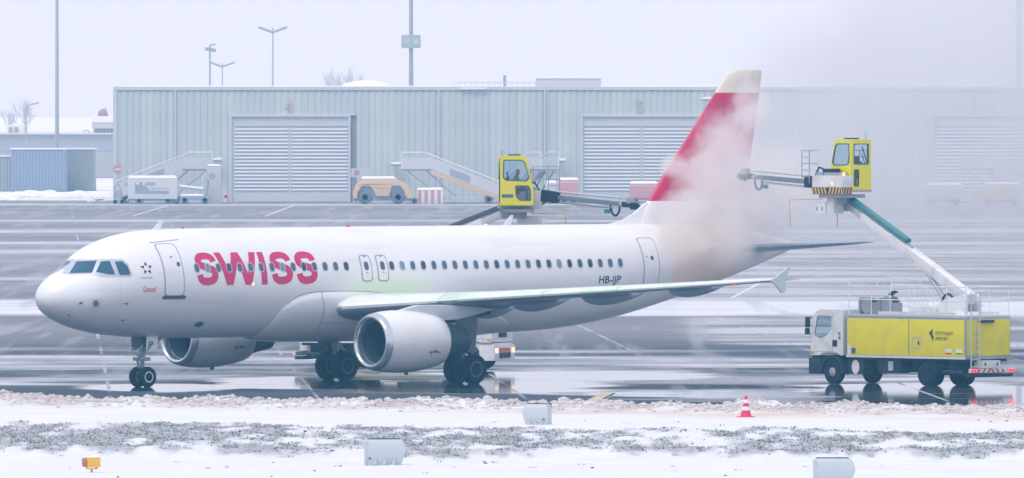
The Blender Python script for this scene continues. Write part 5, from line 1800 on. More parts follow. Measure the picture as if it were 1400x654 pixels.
def wall_lamp(u, v, label):
    p = Vector((bx(u), BY - 0.12, bz(v)))
    o = empty('wall_lamp', p)
    tag(o, label, 'lamp', 'lamps on the warehouse wall')
    MB().b(-0.05, 0.05, -0.7, 0.0, -0.05, 0.02).build('bracket', GREY, o)
    MB().b(-0.45, 0.45, -0.9, -0.5, 0.0, 0.14).build('lamp_head', GREY, o, bevel=0.03)
    MB().loft([[(-0.5, -0.92, 0.14), (0.45, -0.92, 0.14), (0.45, -0.48, 0.14), (-0.5, -0.48, 0.14)], [(-0.3, -0.85, 0.32), (0.52, -0.85, 0.38), (0.52, -0.55, 0.38), (-0.3, -0.55, 0.32)]]).build('snow_cap', SNOWCAP, o, bevel=0.05)
wall_lamp(296, 221, 'snow topped wall lamp on the warehouse left of the left roller door')
wall_lamp(541, 227, 'snow topped wall lamp on the warehouse beside the platform of the orange beamed stairs')
wall_lamp(766, 222, 'snow topped wall lamp just left of the middle roller door')
wall_lamp(965, 138, 'snow topped wall lamp high on the warehouse beside the red fin')

# ------------------------------------------------------------------ ground equipment in front of the warehouse
GB = lambda u, v: Vector((*ground_px(u, v), 0))
PALE = mat('pale_equipment_paint', (0.60, 0.64, 0.69), 0.5, var=0.06, dirt=(0.4, 0.43, 0.47), dirt_amt=0.3)
ORANGE = mat('orange_equipment_paint', (0.66, 0.50, 0.36), 0.5, var=0.08)  # orange paled in the paint to imitate haze over the far apron
SMOKE = mat('dull_panel', (0.36, 0.40, 0.48), 0.5)  # lightened so the colour itself carries the loss of contrast in haze
REDBOX = mat('haze_paled_red', (0.56, 0.33, 0.38), 0.55, var=0.1)  # red washed out in the colour to imitate distance haze
EQBLUE = mat('blue_grey_equipment', (0.30, 0.36, 0.45), 0.5)

HAZETYRE = mat('haze_paled_tyre', (0.17, 0.20, 0.25), 0.85)  # rubber painted pale grey, imitating haze on distant wheels
HAZERIM = mat('haze_paled_rim', (0.40, 0.44, 0.50), 0.6)  # low-contrast rim tone with the haze fade painted in
def small_wheel(x, y, r, parent, name='wheel'):
    w = MB().lathe([(-0.1, r * .4), (-0.1, r * .9), (-0.06, r), (0.06, r), (0.1, r * .9), (0.1, r * .4)], (x, y, r), 'y', 20).build(name, HAZETYRE, parent, smooth=40)
    MB().lathe([(-0.11, r * .42), (-0.11, 0)], (x, y, r), 'y', 16).lathe([(0.11, r * .42), (0.11, 0)], (x, y, r), 'y', 16).build('rim', HAZERIM, w)

def airstairs(loc, rz, label, H=3.1, run=6.0, plat=2.7, stringer=ORANGE, panel=PALE, badge=True):
    """platform at x=0..plat, steps fall away towards +x"""
    o = empty('passenger_stairs', loc, rz)
    tag(o, label, 'stairs', 'passenger stairs by the warehouse')
    W = 0.9
    MB().b(0, plat, -W, W, H - 0.15, H).build('platform', GREY, o, bevel=0.02)
    zb = 0.45
    xe = plat + run
    for s in (-1, 1):
        MB().prism([(plat - 0.1, H - 0.42), (plat - 0.1, H - 0.02), (xe, zb + 0.3), (xe, zb - 0.1)], s * W, s * (W + 0.09)).build('stringer', stringer, o)
        MB().prism([(0.02, H + 0.001), (0.02, H + 1.05), (plat, H + 1.05), (plat, H + 0.001)], s * W, s * (W + 0.04)).build('platform_panel', panel, o)
        MB().prism([(plat + 0.01, H + 0.0), (plat + 0.01, H + 1.05), (xe, zb + 1.25), (xe, zb + 0.32)], s * (W + 0.01), s * (W + 0.05)).build('side_panel', panel, o)
        MB().rail([((0, s * W, H + 1.5), (plat * 0.8, s * W, H + 1.5)), ((plat * 0.8, s * W, H + 1.45), (xe, s * W, zb + 1.55)), ((0, s * W, H), (0, s * W, H + 1.5))], 0.05).build('handrail', WHITE, o)
        if badge:
            cx, k = plat + run * 0.42, (H - zb - 0.3) / run
            zz = lambda x: H - 0.02 - (x - plat) * k + 0.12
            MB().prism([(cx - 0.9, zz(cx - 0.9)), (cx + 0.9, zz(cx + 0.9)), (cx + 0.9, zz(cx + 0.9) + 0.62), (cx - 0.9, zz(cx - 0.9) + 0.62)], s * (W + 0.052), s * (W + 0.062)).build('side_badge', SMOKE, o)
    n = 14
    for i in range(n):
        x = plat + run * (i + 0.5) / n
        z = H - (H - zb) * (i + 0.7) / n
        MB().b(x - 0.18, x + 0.18, -W + 0.01, W - 0.01, z - 0.04, z).build('step', GREY, o)
    ch = MB().b(plat * 0.6, xe - 0.2, -0.8, 0.8, 0.42, 0.62).build('chassis', PALE, o, bevel=0.03)
    for x in (plat + 0.6, xe - 0.9):
        for s in (-1, 1):
            small_wheel(x, s * 0.8, 0.38, ch)
            MB().prism([(x + 0.52 * math.cos(math.radians(a)), 0.38 + 0.5 * math.sin(math.radians(a))) for a in range(0, 181, 20)] + [(x + 0.44 * math.cos(math.radians(a)), 0.38 + 0.42 * math.sin(math.radians(a))) for a in range(180, -1, -20)], s * 0.66, s * 0.95).build('mudguard', PALE, ch)
    for x in (0.5, plat - 0.5):
        for s in (-1, 1):
            MB().beam((x, s * 0.7, H - 0.15), (plat + 0.8 + (x - 0.5) * 0.8, s * 0.7, 0.6), 0.09, 0.09).build('support_leg', GREY, o)
    return o
EB = 702.0
def ew(u):
    return (u - 700) / FPX * (EB + 500)
airstairs((ew(549), EB + 3, 0), 0, 'pale passenger stairs with orange lower beam left of the yellow cabin')
airstairs((ew(289), EB + 4.5, 0), math.pi, 'pale grey passenger stairs behind the snow topped power unit', stringer=PALE)
airstairs((ew(752), EB + 4, 0), math.radians(118), 'pale passenger stairs turned end on right of the yellow cabin', stringer=PALE)
airstairs((ew(1318), EB + 3, 0), math.radians(4), 'pale passenger stairs half lost in steam at the right', stringer=PALE, H=3.2)

def snow_slab(o, x0, x1, y0, y1, z, h=0.16):
    return MB().loft([[(x0 - .05, y0 - .05, z), (x1 + .05, y0 - .05, z), (x1 + .05, y1 + .05, z), (x0 - .05, y1 + .05, z)],
                      [(x0 + .1, y0 + .1, z + h), (x1 - .2, y0 + .1, z + h * 1.15), (x1 - .2, y1 - .1, z + h), (x0 + .1, y1 - .1, z + h)]]).build('snow_cap', SNOWCAP, o, bevel=0.06)

def power_unit():
    o = empty('ground_power_unit', (ew(171), EB - 2, 0))
    tag(o, 'snow topped white ground power unit parked in front of the left passenger stairs', 'power unit')
    b = MB().b(0.3, 4.75, 0, 2.0, 0.45, 2.3).build('housing', PALE, o, bevel=0.12)
    MB().b(0.95, 1.6, -0.02, 0.02, 0.95, 1.95).b(1.6, 4.0, -0.02, 0.02, 0.95, 1.2).prism([(1.6, 1.2), (2.3, 1.2), (1.9, 1.65), (1.6, 1.65)], -0.02, 0.02).build('open_bay', EQBLUE, b)
    MB().b(1.05, 1.3, -0.05, 0.0, 1.75, 1.93).build('gauge_panel', WHITE, b)
    MB().b(1.85, 2.75, -0.03, 0.0, 1.7, 1.95).build('vent', SMOKE, b)
    MB().b(2.3, 4.0, -0.025, 0.0, 1.38, 1.44).build('coach_line', REDBOX, b)
    snow_slab(o, 0.35, 4.7, 0.05, 1.95, 2.3, 0.25)
    for x in (1.3, 3.9):
        small_wheel(x, 0.15, 0.34, o)
        small_wheel(x, 1.85, 0.34, o)
    MB().b(0.1, 4.8, 0.2, 1.8, 0.3, 0.47).build('frame', EQBLUE, o)
    MB().b(0.05, 0.25, 0.3, 0.7, 1.6, 1.95).build('rear_lamp', REDBOX, o)
power_unit()
def tow_trolley():
    o = empty('hose_trolley', (ew(156), EB - 2, 0))
    tag(o, 'small dark upright trolley standing left of the ground power unit', 'trolley')
    MB().b(0, 0.9, 0, 0.8, 0.15, 0.35).build('base', EQBLUE, o)
    MB().rail([((0.1, 0.1, 0.3), (0.1, 0.1, 1.6)), ((0.75, 0.1, 0.3), (0.55, 0.1, 1.7)), ((0.1, 0.1, 1.6), (0.55, 0.1, 1.75))], 0.05).build('handle_frame', EQBLUE, o)
    MB().lathe([(0.0, 0.1), (0.0, 0.42), (0.3, 0.42), (0.3, 0.1)], (0.4, 0.1, 0.85), 'y', 20).build('hose_drum', SMOKE, o)
    small_wheel(0.15, 0.1, 0.2, o)
    small_wheel(0.75, 0.1, 0.2, o)
tow_trolley()
def dolly():
    o = empty('belt_loader', (ew(247), EB - 2, 0))
    tag(o, 'low snow covered belt loader between the power unit and the grey cabinet', 'belt loader')
    MB().b(0.0, 2.6, 0, 1.6, 0.35, 0.75).build('chassis', EQBLUE, o, bevel=0.05)
    snow_slab(o, 0.05, 2.1, 0.05, 1.5, 0.75, 0.14)
    MB().beam((-0.1, 0.5, 1.5), (2.1, 0.5, 1.25), 0.6, 0.12).build('conveyor', GREY, o)
    MB().loft([[(-.15, .2, 1.58), (2.1, .2, 1.33), (2.1, .8, 1.33), (-.15, .8, 1.58)], [(-.05, .25, 1.75), (2.0, .25, 1.5), (2.0, .75, 1.5), (-.05, .75, 1.75)]]).build('snow_cap', SNOWCAP, o, bevel=0.04)
    MB().beam((1.3, 0.4, 0.9), (2.0, 0.4, 1.7), 0.1, 0.1).build('lift_strut', WHITE, o)
    MB().rail([((2.3, 0.3, 0.7), (2.5, 0.3, 2.2))], 0.12).build('operator_post', EQBLUE, o)
    for x in (0.4, 2.2):
        small_wheel(x, 0.1, 0.3, o)
        small_wheel(x, 1.5, 0.3, o)
dolly()
def cabinet():
    o = empty('equipment_cabinet', (ew(283), EB + 1, 0))
    tag(o, 'tall grey equipment cabinet with a round vent beside the left roller door', 'cabinet')
    b = MB().b(0, 1.25, 0, 1.0, 0, 3.4).build('housing', LGREY, o, bevel=0.04)
    MB().lathe([(-0.03, 0.28), (0.0, 0.30)], (0.45, 0, 2.5), 'y', 20).build('vent', SMOKE, b)
    MB().b(0.98, 1.0, -0.03, 0.0, 0.1, 3.2).build('door_seam', TRIM, b)
    MB().beam((0.0, -0.1, 3.1), (-0.6, -0.1, 1.9), 0.06, 0.06).build('stay', WHITE, o)
    snow_slab(o, 0.0, 1.25, 0.0, 1.0, 3.4, 0.14)
cabinet()
def tug():
    o = empty('aircraft_tug', (ew(481), EB - 1, 0))
    tag(o, 'orange aircraft tug with snow on its roof right of the left roller door', 'tug')
    arc = lambda cx, r, a0, a1: [(cx + r * math.cos(math.radians(a)), 0.45 + r * math.sin(math.radians(a))) for a in range(a0, a1, 12 if a1 > a0 else -12)]
    body = [(0.15, 0.5), (0.12, 1.1), (0.35, 1.75), (0.9, 2.15), (1.2, 2.28), (3.9, 2.25), (4.8, 1.85), (5.3, 1.2), (5.55, 0.5), (4.95, 0.5), (4.75, 1.1), (4.3, 1.65), (3.6, 1.7), (3.35, 0.7), (2.2, 0.7), (1.85, 1.4), (1.4, 1.75), (0.9, 1.6), (0.55, 1.1), (0.5, 0.5)]
    MB().prism(body, 0, 2.3).build('body', ORANGE, o, bevel=0.04)
    MB().b(0.1, 5.5, 0.25, 2.05, 0.3, 0.72).build('chassis', EQBLUE, o, bevel=0.05)
    MB().b(0.5, 4.7, 0.3, 2.0, 0.72, 1.6).build('inner_bay', SMOKE, o)
    for x, r in ((1.2, 0.62), (4.15, 0.62)):
        small_wheel(x, 0.2, r, o)
        small_wheel(x, 2.1, r, o)
    MB().b(2.2, 3.35, -0.015, 0.01, 1.4, 1.46).build('coach_line', GREY, o)
    snow_slab(o, 0.85, 3.95, 0.1, 2.2, 2.27, 0.2)
    small_wheel(5.6, 0.1, 0.3, o)
tug()
def striped_box():
    o = empty('striped_barrier', (ew(570), EB + 0.5, 0))
    tag(o, 'red and white striped barrier box with snow on top under the orange beamed stairs', 'barrier')
    b = MB().b(0, 2.35, 0, 1.2, 0.0, 1.25).build('box', WHITE, o, bevel=0.03)
    for k in range(4):
        MB().b(0.1 + k * 0.58, 0.38 + k * 0.58, -0.012, -0.002, 0.03, 1.22).build('stripe', REDBOX, b)
    snow_slab(o, 0, 2.35, 0, 1.2, 1.25, 0.2)
striped_box()
def notice():
    o = empty('notice_board', (ew(478), EB + 12, 0))
    tag(o, 'small pale notice board on posts right of the left roller door', 'sign')
    MB().b(0, 2.0, 0, 0.06, 2.3, 3.1).build('board', PALE, o)
    MB().lathe([(-0.012, 0.26), (-0.011, 0)], (0.5, 0, 2.72), 'y', 20).build('disc', mat('muted_red_disc', (0.6, 0.3, 0.35), 0.5), o)  # disc in one muted red
    MB().b(0.1, 0.2, 0.06, 0.16, 0, 2.9).b(1.8, 1.9, 0.06, 0.16, 0, 2.9).build('post', GREY, o)
notice()
def cargo_box(u0, u1, v0, v1, y, depth, m, label, wheels=True, cover=0.45):
    x0, x1 = (u0 - 700) / FPX * (y + 500), (u1 - 700) / FPX * (y + 500)
    zt = CAM.z - (v0 - VH) / FPX * (y + 500)
    o = empty('equipment_trailer', (x0, y, 0))
    tag(o, label, 'trailer', 'covered equipment trailers')
    w = x1 - x0
    MB().b(0, w, 0, depth, 0.5 if wheels else 0.0, zt - 0.2).build('body', m, o, bevel=0.06)
    # pitched snow laden cover
    MB().loft([[(-.05, -.05, zt - cover), (w + .05, -.05, zt - cover), (w + .05, depth, zt - cover), (-.05, depth, zt - cover)],
               [(.12, depth * .35, zt), (w - .12, depth * .35, zt), (w - .12, depth * .8, zt), (.12, depth * .8, zt)]]).build('snow_cap', SNOWCAP, o, bevel=0.04)
    if wheels:
        MB().b(0.1, w - 0.1, 0.1, depth - 0.1, 0.35, 0.5).build('frame', EQBLUE, o)
        for x in (0.5, w - 0.5):
            small_wheel(x, 0.15, 0.3, o)
            small_wheel(x, depth - 0.15, 0.3, o)
        MB().b(-0.8, 0.1, depth / 2 - 0.05, depth / 2 + 0.05, 0.38, 0.46).build('drawbar', EQBLUE, o)
    return o
cargo_box(763.5, 791, 243, 262, EB + 2, 1.6, REDBOX, 'small pale red trailer with white snow cover left of the middle roller door')
cargo_box(746, 762, 247, 262, EB + 3, 1.6, PALE, 'pale trailer between the yellow cabin and the small red trailer')
cargo_box(861, 899, 248, 276, EB + 1, 2.0, REDBOX, 'larger pale red trailer with snow cover beside the red fin')
cargo_box(1267, 1316, 250, 285, EB - 12, 2.0, LGREY, 'pale grey trailer with snow cover half lost in the steam')
cargo_box(1345, 1394, 249, 285, EB - 12, 2.0, mat('muted_yellow_paint', (0.62, 0.45, 0.24), 0.55), 'muted yellow trailer with snow cover at the right edge')  # body in one muted yellow
def step_unit():
    o = empty('mobile_steps', (ew(1322), EB - 10, 0))
    tag(o, 'low orange mobile steps with snowy treads between the two steam veiled trailers', 'steps')
    for s in (0, 0.9):
        MB().prism([(0, 0.1), (0, 1.5), (0.3, 1.6), (2.4, 0.25), (2.3, 0.1)], s, s + 0.06).build('side_plate', ORANGE, o)
    for k in range(6):
        MB().b(0.25 + k * 0.36, 0.62 + k * 0.36, 0.07, 0.89, 1.38 - k * 0.22, 1.46 - k * 0.22).build('tread', SNOWCAP, o)
step_unit()

# ------------------------------------------------------------------ left edge: sheds, sign, far buildings
def ribbed(o, name, x0, x1, y, z0, z1, m, pitch=0.3):
    """one ribbed sheet wall"""
    mb = MB()
    n = max(1, int((x1 - x0) / pitch))
    p = (x1 - x0) / n
    P = []
    for i in range(n):
        P += [(x0 + i * p, y), (x0 + (i + .25) * p, y - 0.05), (x0 + (i + .6) * p, y - 0.05), (x0 + (i + .85) * p, y)]
    P.append((x1, y))
    k = len(P)
    mb.add([(a, b, z0) for a, b in P] + [(a, b, z1) for a, b in P], [(i, i + 1, k + i + 1, k + i) for i in range(k - 1)])
    return mb.build(name, m, o, smooth=0)
def shed(u0, u1, vt, y, depth, m, label, cat='shed', name='storage_shed'):
    x0, x1 = (u0 - 700) / FPX * (y + 500), (u1 - 700) / FPX * (y + 500)
    zt = CAM.z - (vt - VH) / FPX * (y + 500)
    o = empty(name, (x0, y, 0))
    tag(o, label, cat, 'sheds at the left edge of the apron')
    w = x1 - x0
    MB().b(0.0, w, 0.02, depth, 0, zt - 0.12).build('wall', m, o)
    ribbed(o, 'front_sheet', 0.02, w - 0.02, 0.0, 0.02, zt - 0.14, m)
    MB().b(-0.1, w + 0.1, -0.12, depth + 0.1, zt - 0.12, zt).build('roof', SNOWCAP, o, bevel=0.03)
    return o
shed(15, 90, 203, 828, 6, mat('blue_shed_paint', (0.27, 0.34, 0.46), 0.5, var=0.06), 'blue grey ribbed metal shed standing in the snow at the left')
shed(-60, 15.5, 213, 832, 6, mat('grey_shed_paint', (0.36, 0.41, 0.46), 0.5), 'pale grey ribbed shed at the far left edge')
shed(90.5, 129, 203, 836, 6, mat('taupe_shed_paint', (0.30, 0.34, 0.38), 0.5), 'grey ribbed shed right of the blue grey shed')
def terminal():
    y = 1000
    s = (y + 500) / FPX
    X = lambda u: (u - 700) * s
    Z = lambda v: CAM.z - (v - VH) * s
    o = empty('terminal_building', (X(-60), y, 0))
    tag(o, 'long low flat roofed building behind the sheds at the left', 'building')
    w = X(260) - X(-60)
    x = lambda u: X(u) - X(-60)
    MB().b(0, w, 0, 30, 0, Z(184)).build('wall', mat('far_wall', (0.40, 0.42, 0.46), 0.7, var=0.1, scale=0.2), o)
    MB().b(-0.2, w, -0.4, 30.2, Z(184), Z(182)).build('roof_edge', TRIM, o)
    MB().b(0, w, -0.05, -0.01, Z(207), Z(197)).build('window_band', SMOKE, o)
    MB().b(x(8), x(32), 2, 6, Z(182), Z(171)).build('roof_unit', WHITE, o, bevel=0.05)
    for u in (11, 19):
        MB().b(x(u), x(u + 5), 1.9, 1.98, Z(182), Z(174)).build('roof_unit_window', SMOKE, o)
    MB().tube([(x(113) + 0.3 * 0, 2, Z(183)), (x(113), 2, Z(180)), (x(115), 2, Z(178.5)), (x(119), 2, Z(178.5)), (x(121), 2, Z(180)), (x(121), 2, Z(183))], 0.08, 6).build('roof_arch', LGREY, o)
    MB().b(x(127), x(175), 2, 14, Z(184), Z(176)).build('tower_base', LGREY, o)
    for k in range(6):
        MB().b(x(130 + 5 * k), x(133 + 5 * k), 1.9, 1.98, Z(183), Z(176.5)).build('tower_window', SMOKE, o)
    MB().b(x(125), x(176), 1.6, 14.4, Z(176), Z(168)).build('tower_deck', mat('tower_deck', (0.55, 0.56, 0.6), 0.6), o)
    MB().b(x(125.2), x(176), 1.5, 14.5, Z(168), Z(159.5)).build('snow_cap', SNOWCAP, o, bevel=0.1)
    MB().lathe([(0, 0.55), (0.3, 0.56), (0.6, 0.45), (0.8, 0.2), (0.85, 0)], (x(138.5), 6, Z(159.5)), 'z', 20).build('radar_dome', mat('dome_maroon', (0.34, 0.26, 0.30), 0.6), o, smooth=60)
    MB().rail([((x(142.5), 6, Z(160)), (x(142.5), 6, Z(146)))], 0.04).build('aerial', GREY, o)
terminal()
def no_entry():
    p = GB(161, 277)
    o = empty('no_entry_sign', (p.x, p.y, 0))
    tag(o, 'round red no entry sign with white bar on a post at the warehouse corner', 'road sign')
    MB().rail([((0, 0, 0), (0, 0, 3.4))], 0.05, 8).build('post', LGREY, o)
    d = MB().lathe([(-0.10, 0.0), (-0.10, 0.42), (-0.07, 0.42), (-0.07, 0)], (0, 0, 3.0), 'y', 28).build('disc', REDBOX, o)
    MB().b(-0.32, 0.32, -0.115, -0.102, 2.93, 3.07).build('bar', WHITE, d)
no_entry()
# ploughed snow heaps by the sheds
pts, szs = [], []
for _ in range(260):
    u = RNG.uniform(-40, 152)
    v = 263 + 7 * RNG.random() + (4 if u < 20 else 0)
    p = GB(u, v)
    s = 0.35 + 0.5 * RNG.random() ** 2
    pts.append((p.x, p.y, 0.0))
    szs.append(s)
for _ in range(14):
    p = GB(RNG.uniform(122, 140), 276)
    pts.append((p.x, p.y + RNG.uniform(-3, 3), RNG.uniform(0, 0.3)))
    szs.append(RNG.uniform(0.2, 0.45))
tag(lumps('snow_heap', pts, szs, SNOWCAP, sub=2, squash=0.28, seed=5), 'ploughed snow heaped along the foot of the sheds', 'snow', kind='stuff')

# ------------------------------------------------------------------ masts
MASTM = mat('mast_steel', (0.40, 0.44, 0.50), 0.5, 0.3)
def mast(u, vtop, y, r, label, head='none', base_z=0.0):
    s = (y + 500) / FPX
    h = CAM.z - (vtop - VH) * s
    o = empty('light_mast', ((u - 700) * s, y, 0))
    tag(o, label, 'light mast', 'masts around the apron')
    MB().cone((0, 0, 0), (0, 0, h), r * 1.15, r * 0.7, 14).build('pole', MASTM, o, smooth=60)
    MB().b(-r * 2, r * 2, -r * 2, r * 2, 0, 0.3).build('base', LGREY, o)
    if head == 'twin':
        for sg in (-1, 1):
            MB().beam((0, 0, h - 0.5), (sg * 1.5, 0, h + 0.05), 0.2, 0.24).build('lamp_head', GREY, o, bevel=0.05)
    elif head == 'single':
        MB().beam((0, 0, h), (0.6, 0, h + 0.1), 0.25, 0.16).beam((-0.5, 0, h - 0.35), (0.6, 0, h - 0.55), 0.4, 0.35).build('lamp_head', GREY, o, bevel=0.04)
    elif head == 'hook':
        MB().tube([(0, 0, h - 0.5), (0.1, 0, h - 0.2), (0.5, 0, h), (0.9, 0, h + 0.1)], 0.08, 8).build('arm', GREY, o)
        MB().beam((0.7, 0, h), (1.4, 0, h + 0.2), 0.25, 0.15).build('lamp_head', GREY, o, bevel=0.03)
    elif head == 'flood':
        MB().b(-1.8, 1.8, -0.15, 0.15, h - 0.3, h).build('crossbar', GREY, o)
        for k in range(5):
            MB().b(-1.75 + 0.75 * k, -1.25 + 0.75 * k, -0.5, -0.16, h - 0.65, h - 0.2).build('lamp_head', GREY, o, bevel=0.04)
    return o
mast(78, -60, 845, 0.20, 'tall pale mast rising from behind the blue grey shed', 'flood')
m2 = mast(562, -60, 800, 0.24, 'tall mast behind the warehouse carrying a small square sign', 'flood')
s_ = 1300 / FPX
bxs = MB().b(-0.93, 0.93, -0.45, -0.25, CAM.z - (66 - VH) * s_, CAM.z - (48 - VH) * s_).build('sign_box', mat('sign_box_green', (0.36, 0.50, 0.48), 0.5), m2, bevel=0.04)
for sx in (-0.45, 0.5):
    MB().lathe([(-0.47, 0.3), (-0.462, 0.3), (-0.461, 0)], (sx, 0, CAM.z - (57 - VH) * s_), 'y', 18).build('sign_disc', mat('sign_disc', (0.56, 0.52, 0.58), 0.5), bxs)
mast(373, 38, 900, 0.10, 'slender street lamp with two arms above the left roller door', 'twin')
mast(287, 62, 860, 0.12, 'slender mast with one lamp head above the warehouse roof at the left', 'single')
mast(304, 86, 1150, 0.10, 'short distant lamp post just right of the single headed mast', 'twin')
mast(36, 143, 960, 0.09, 'curved street lamp above the low building at the far left', 'hook')
mast(1393, -60, 800, 0.34, 'thick pale mast at the right edge behind the warehouse', 'flood')

# ------------------------------------------------------------------ bare winter trees far behind
BARK = mat('bare_bark', (0.42, 0.43, 0.48), 0.8)  # bark lightened to paint in the haze on far trees
def bare_tree(u, vtop, y, label, seed):
    s = (y + 500) / FPX
    h = CAM.z - (vtop - VH) * s
    o = empty('bare_tree', ((u - 700) * s, y, 0))
    tag(o, label, 'tree', 'bare trees in the fog')
    rs = random.Random(seed)
    tr, cr = MB(), MB()
    tr.cone((0, 0, 0), (0, 0, h * 0.45), h * 0.022, h * 0.014, 8)
    def grow(p, d, l, r, k):
        q = p + d * l
        cr.cone(p, q, r, r * 0.65, 4, caps=False)
        if k == 0:
            return
        for _ in range(3 if k > 1 else 4):
            nd = (d + Vector((rs.uniform(-.6, .6), rs.uniform(-.6, .6), rs.uniform(-.05, .45)))).normalized()
            grow(p + d * l * rs.uniform(0.5, 1.0), nd, l * rs.uniform(0.55, 0.75), r * 0.6, k - 1)
    for k in range(9):
        z = h * (0.22 + 0.025 * k)
        d = Vector((rs.uniform(-.5, .5), rs.uniform(-.5, .5), 1.0)).normalized()
        grow(Vector((0, 0, z)), d, h * 0.26, h * 0.006, 3)
    tr.build('trunk', BARK, o)
    cr.build('crown', BARK, o, smooth=0)
bare_tree(462, 87, 1750, 'wider of two faint bare trees above the warehouse roof', 3)
bare_tree(477, 82, 1800, 'slimmer of two faint bare trees above the warehouse roof', 8)
bare_tree(34, 128, 1500, 'faint bare tree in fog above the low building at the left', 5)
bare_tree(12, 140, 1550, 'lower faint bare tree at the far left edge', 12)

# ------------------------------------------------------------------ things on the verge
def cone_():
    x, y = ground_px(1020, 572)
    o = empty('traffic_cone', (x, y, verge_z(x, y) - 0.02), math.radians(20))
    tag(o, 'red and white striped traffic cone standing on the snow', 'traffic cone')
    CR = mat('cone_red', (0.70, 0.015, 0.07), 0.45)
    MB().b(-0.25, 0.25, -0.25, 0.25, 0.0, 0.05).build('base_plate', CR, o, bevel=0.015)
    MB().lathe([(0.05, 0.20), (0.10, 0.175), (0.72, 0.045), (0.76, 0.04), (0.76, 0.0)], (0, 0, 0), 'z', 24).build('cone', CR, o, smooth=50)
    rr_ = lambda z: 0.175 + (z - 0.10) * (0.045 - 0.175) / 0.62 + 0.004
    for z0, z1 in ((0.25, 0.38), (0.50, 0.62)):
        MB().lathe([(z0, rr_(z0)), (z1, rr_(z1))], (0, 0, 0), 'z', 24).build('reflective_band', mat('reflective_white', (0.72, 0.78, 0.80), 0.35), o, smooth=60)
    MB().b(-0.29, 0.29, -0.29, 0.29, -0.03, 0.012).build('rubber_foot', BLACK, o, bevel=0.01)
cone_()

HOOD = mat('pale_plastic_hood', (0.50, 0.56, 0.59), 0.5, var=0.06, scale=1.5, dirt=(0.42, 0.47, 0.52), dirt_amt=0.35, dirt_scale=3)
def hood(u, v, w, h, flip, rz, label):
    """moulded barrier block: a rounded drum, one end plate flat, the other end tapered, notched foot"""
    x, y = ground_px(u, v)
    o = empty('barrier_block', (x, y, verge_z(x, y) - 0.015), rz)
    tag(o, label, 'barrier', 'pale barrier blocks on the verge')
    f = -1 if flip else 1
    dp = 0.55
    # horizontal slices: (z, left x, right x, depth)
    def ring(z, xl, xr, d):
        return [(f * xl, -d / 2, z), (f * xr, -d / 2 * 0.75, z), (f * (xr + 0.03), 0, z), (f * xr, d / 2 * 0.75, z), (f * xl, d / 2, z)]
    rg = [ring(0.0, -w / 2 + 0.02, w * 0.36, dp * 0.9), ring(h * 0.30, -w / 2 + .01, w * 0.44, dp), ring(h * 0.55, -w / 2, w * 0.50, dp), ring(h * 0.72, -w / 2, w * 0.49, dp * 0.96), ring(h * 0.88, -w / 2 + 0.01, w * 0.44, dp * 0.85), ring(h * 0.97, -w / 2 + 0.02, w * 0.39, dp * 0.72), ring(h, -w / 2 + 0.03, w * 0.37, dp * 0.6)]
    b = MB().loft(rg).build('shell', HOOD, o, bevel=0.015, smooth=30)
    MB().b(f * (-w / 2 - 0.035), f * (-w / 2 + 0.01), -dp * 0.52, dp * 0.52, -0.01, h * 0.96).build('end_plate', HOOD, b, bevel=0.012)
    MB().b(f * (-w / 2 + 0.04), f * (w * 0.36), -0.10, 0.10, h + 0.001, h + 0.025).build('top_strap', DARK, b)
    # triangular recessed notches between the feet
    for k in range(3):
        xk = -w / 2 + w * (0.26 + 0.235 * k)
        MB().prism([(f * (xk - 0.115 * w), 0.005), (f * (xk), 0.005), (f * xk, h * 0.30)], -dp * 0.50 - 0.03, -dp * 0.38).build('foot_rib', HOOD, b)
        MB().b(f * (xk - 0.10 * w), f * (xk + 0.01), -dp * 0.50 - 0.035, -dp * 0.3, -0.012, 0.02).build('foot_gap', DARK, b)
    MB().lathe([(-0.02, 0.03), (0, 0.03)], (f * (-w / 2 + 0.10), -dp * 0.5, h * 0.28), 'y', 10).build('bolt', DARK, b)
hood(527, 638, 1.18, 0.78, False, math.radians(4), 'middle sized pale barrier block at the edge of the frosted grass left of centre')
hood(733, 582, 0.86, 0.70, True, math.radians(-14), 'smallest pale barrier block beside the ploughed snow bank')
hood(1141, 667, 1.12, 0.80, False, math.radians(3), 'pale barrier block cut by the bottom edge of the picture')

def marker_box():
    x, y = ground_px(124, 648)
    o = empty('yellow_marker_light', (x, y, verge_z(x, y) - 0.02), math.radians(18))
    tag(o, 'yellow boxed guard light on a short stalk in the snow at the lower left', 'marker light')
    MY = mat('marker_yellow', (0.78, 0.46, 0.03), 0.45, var=0.08)
    MO = mat('marker_rust', (0.45, 0.16, 0.05), 0.6)
    b = MB().b(-0.14, 0.26, -0.13, 0.13, 0.17, 0.46).build('housing', MY, o, bevel=0.015)
    MB().lathe([(-0.24, 0.13), (-0.14, 0.135), (-0.14, 0.10), (-0.22, 0.10)], (0, 0, 0.315), 'x', 20).build('lamp_hood', MO, b)
    MB().lathe([(-0.17, 0.0), (-0.16, 0.08), (-0.14, 0.10)], (0, 0, 0.315), 'x', 20).build('lens', mat('marker_lens', (0.5, 0.3, 0.1), 0.15), b)
    MB().rail([((0.03, 0, -0.05), (0.03, 0, 0.12))], 0.025, 10).build('stalk', MO, o)
    MB().b(-0.12, 0.18, -0.09, 0.09, 0.11, 0.14).b(-0.12, -0.10, -0.09, 0.09, 0.14, 0.20).b(0.16, 0.18, -0.09, 0.09, 0.14, 0.18).build('bracket', MY, o)
    MB().loft([[(-.15, -.13, .46), (.27, -.13, .46), (.27, .13, .46), (-.15, .13, .46)], [(-.08, -.1, .50), (.24, -.1, .51), (.24, .1, .51), (-.08, .1, .50)]]).build('snow_cap', SNOWCAP, o, bevel=0.01)
marker_box()
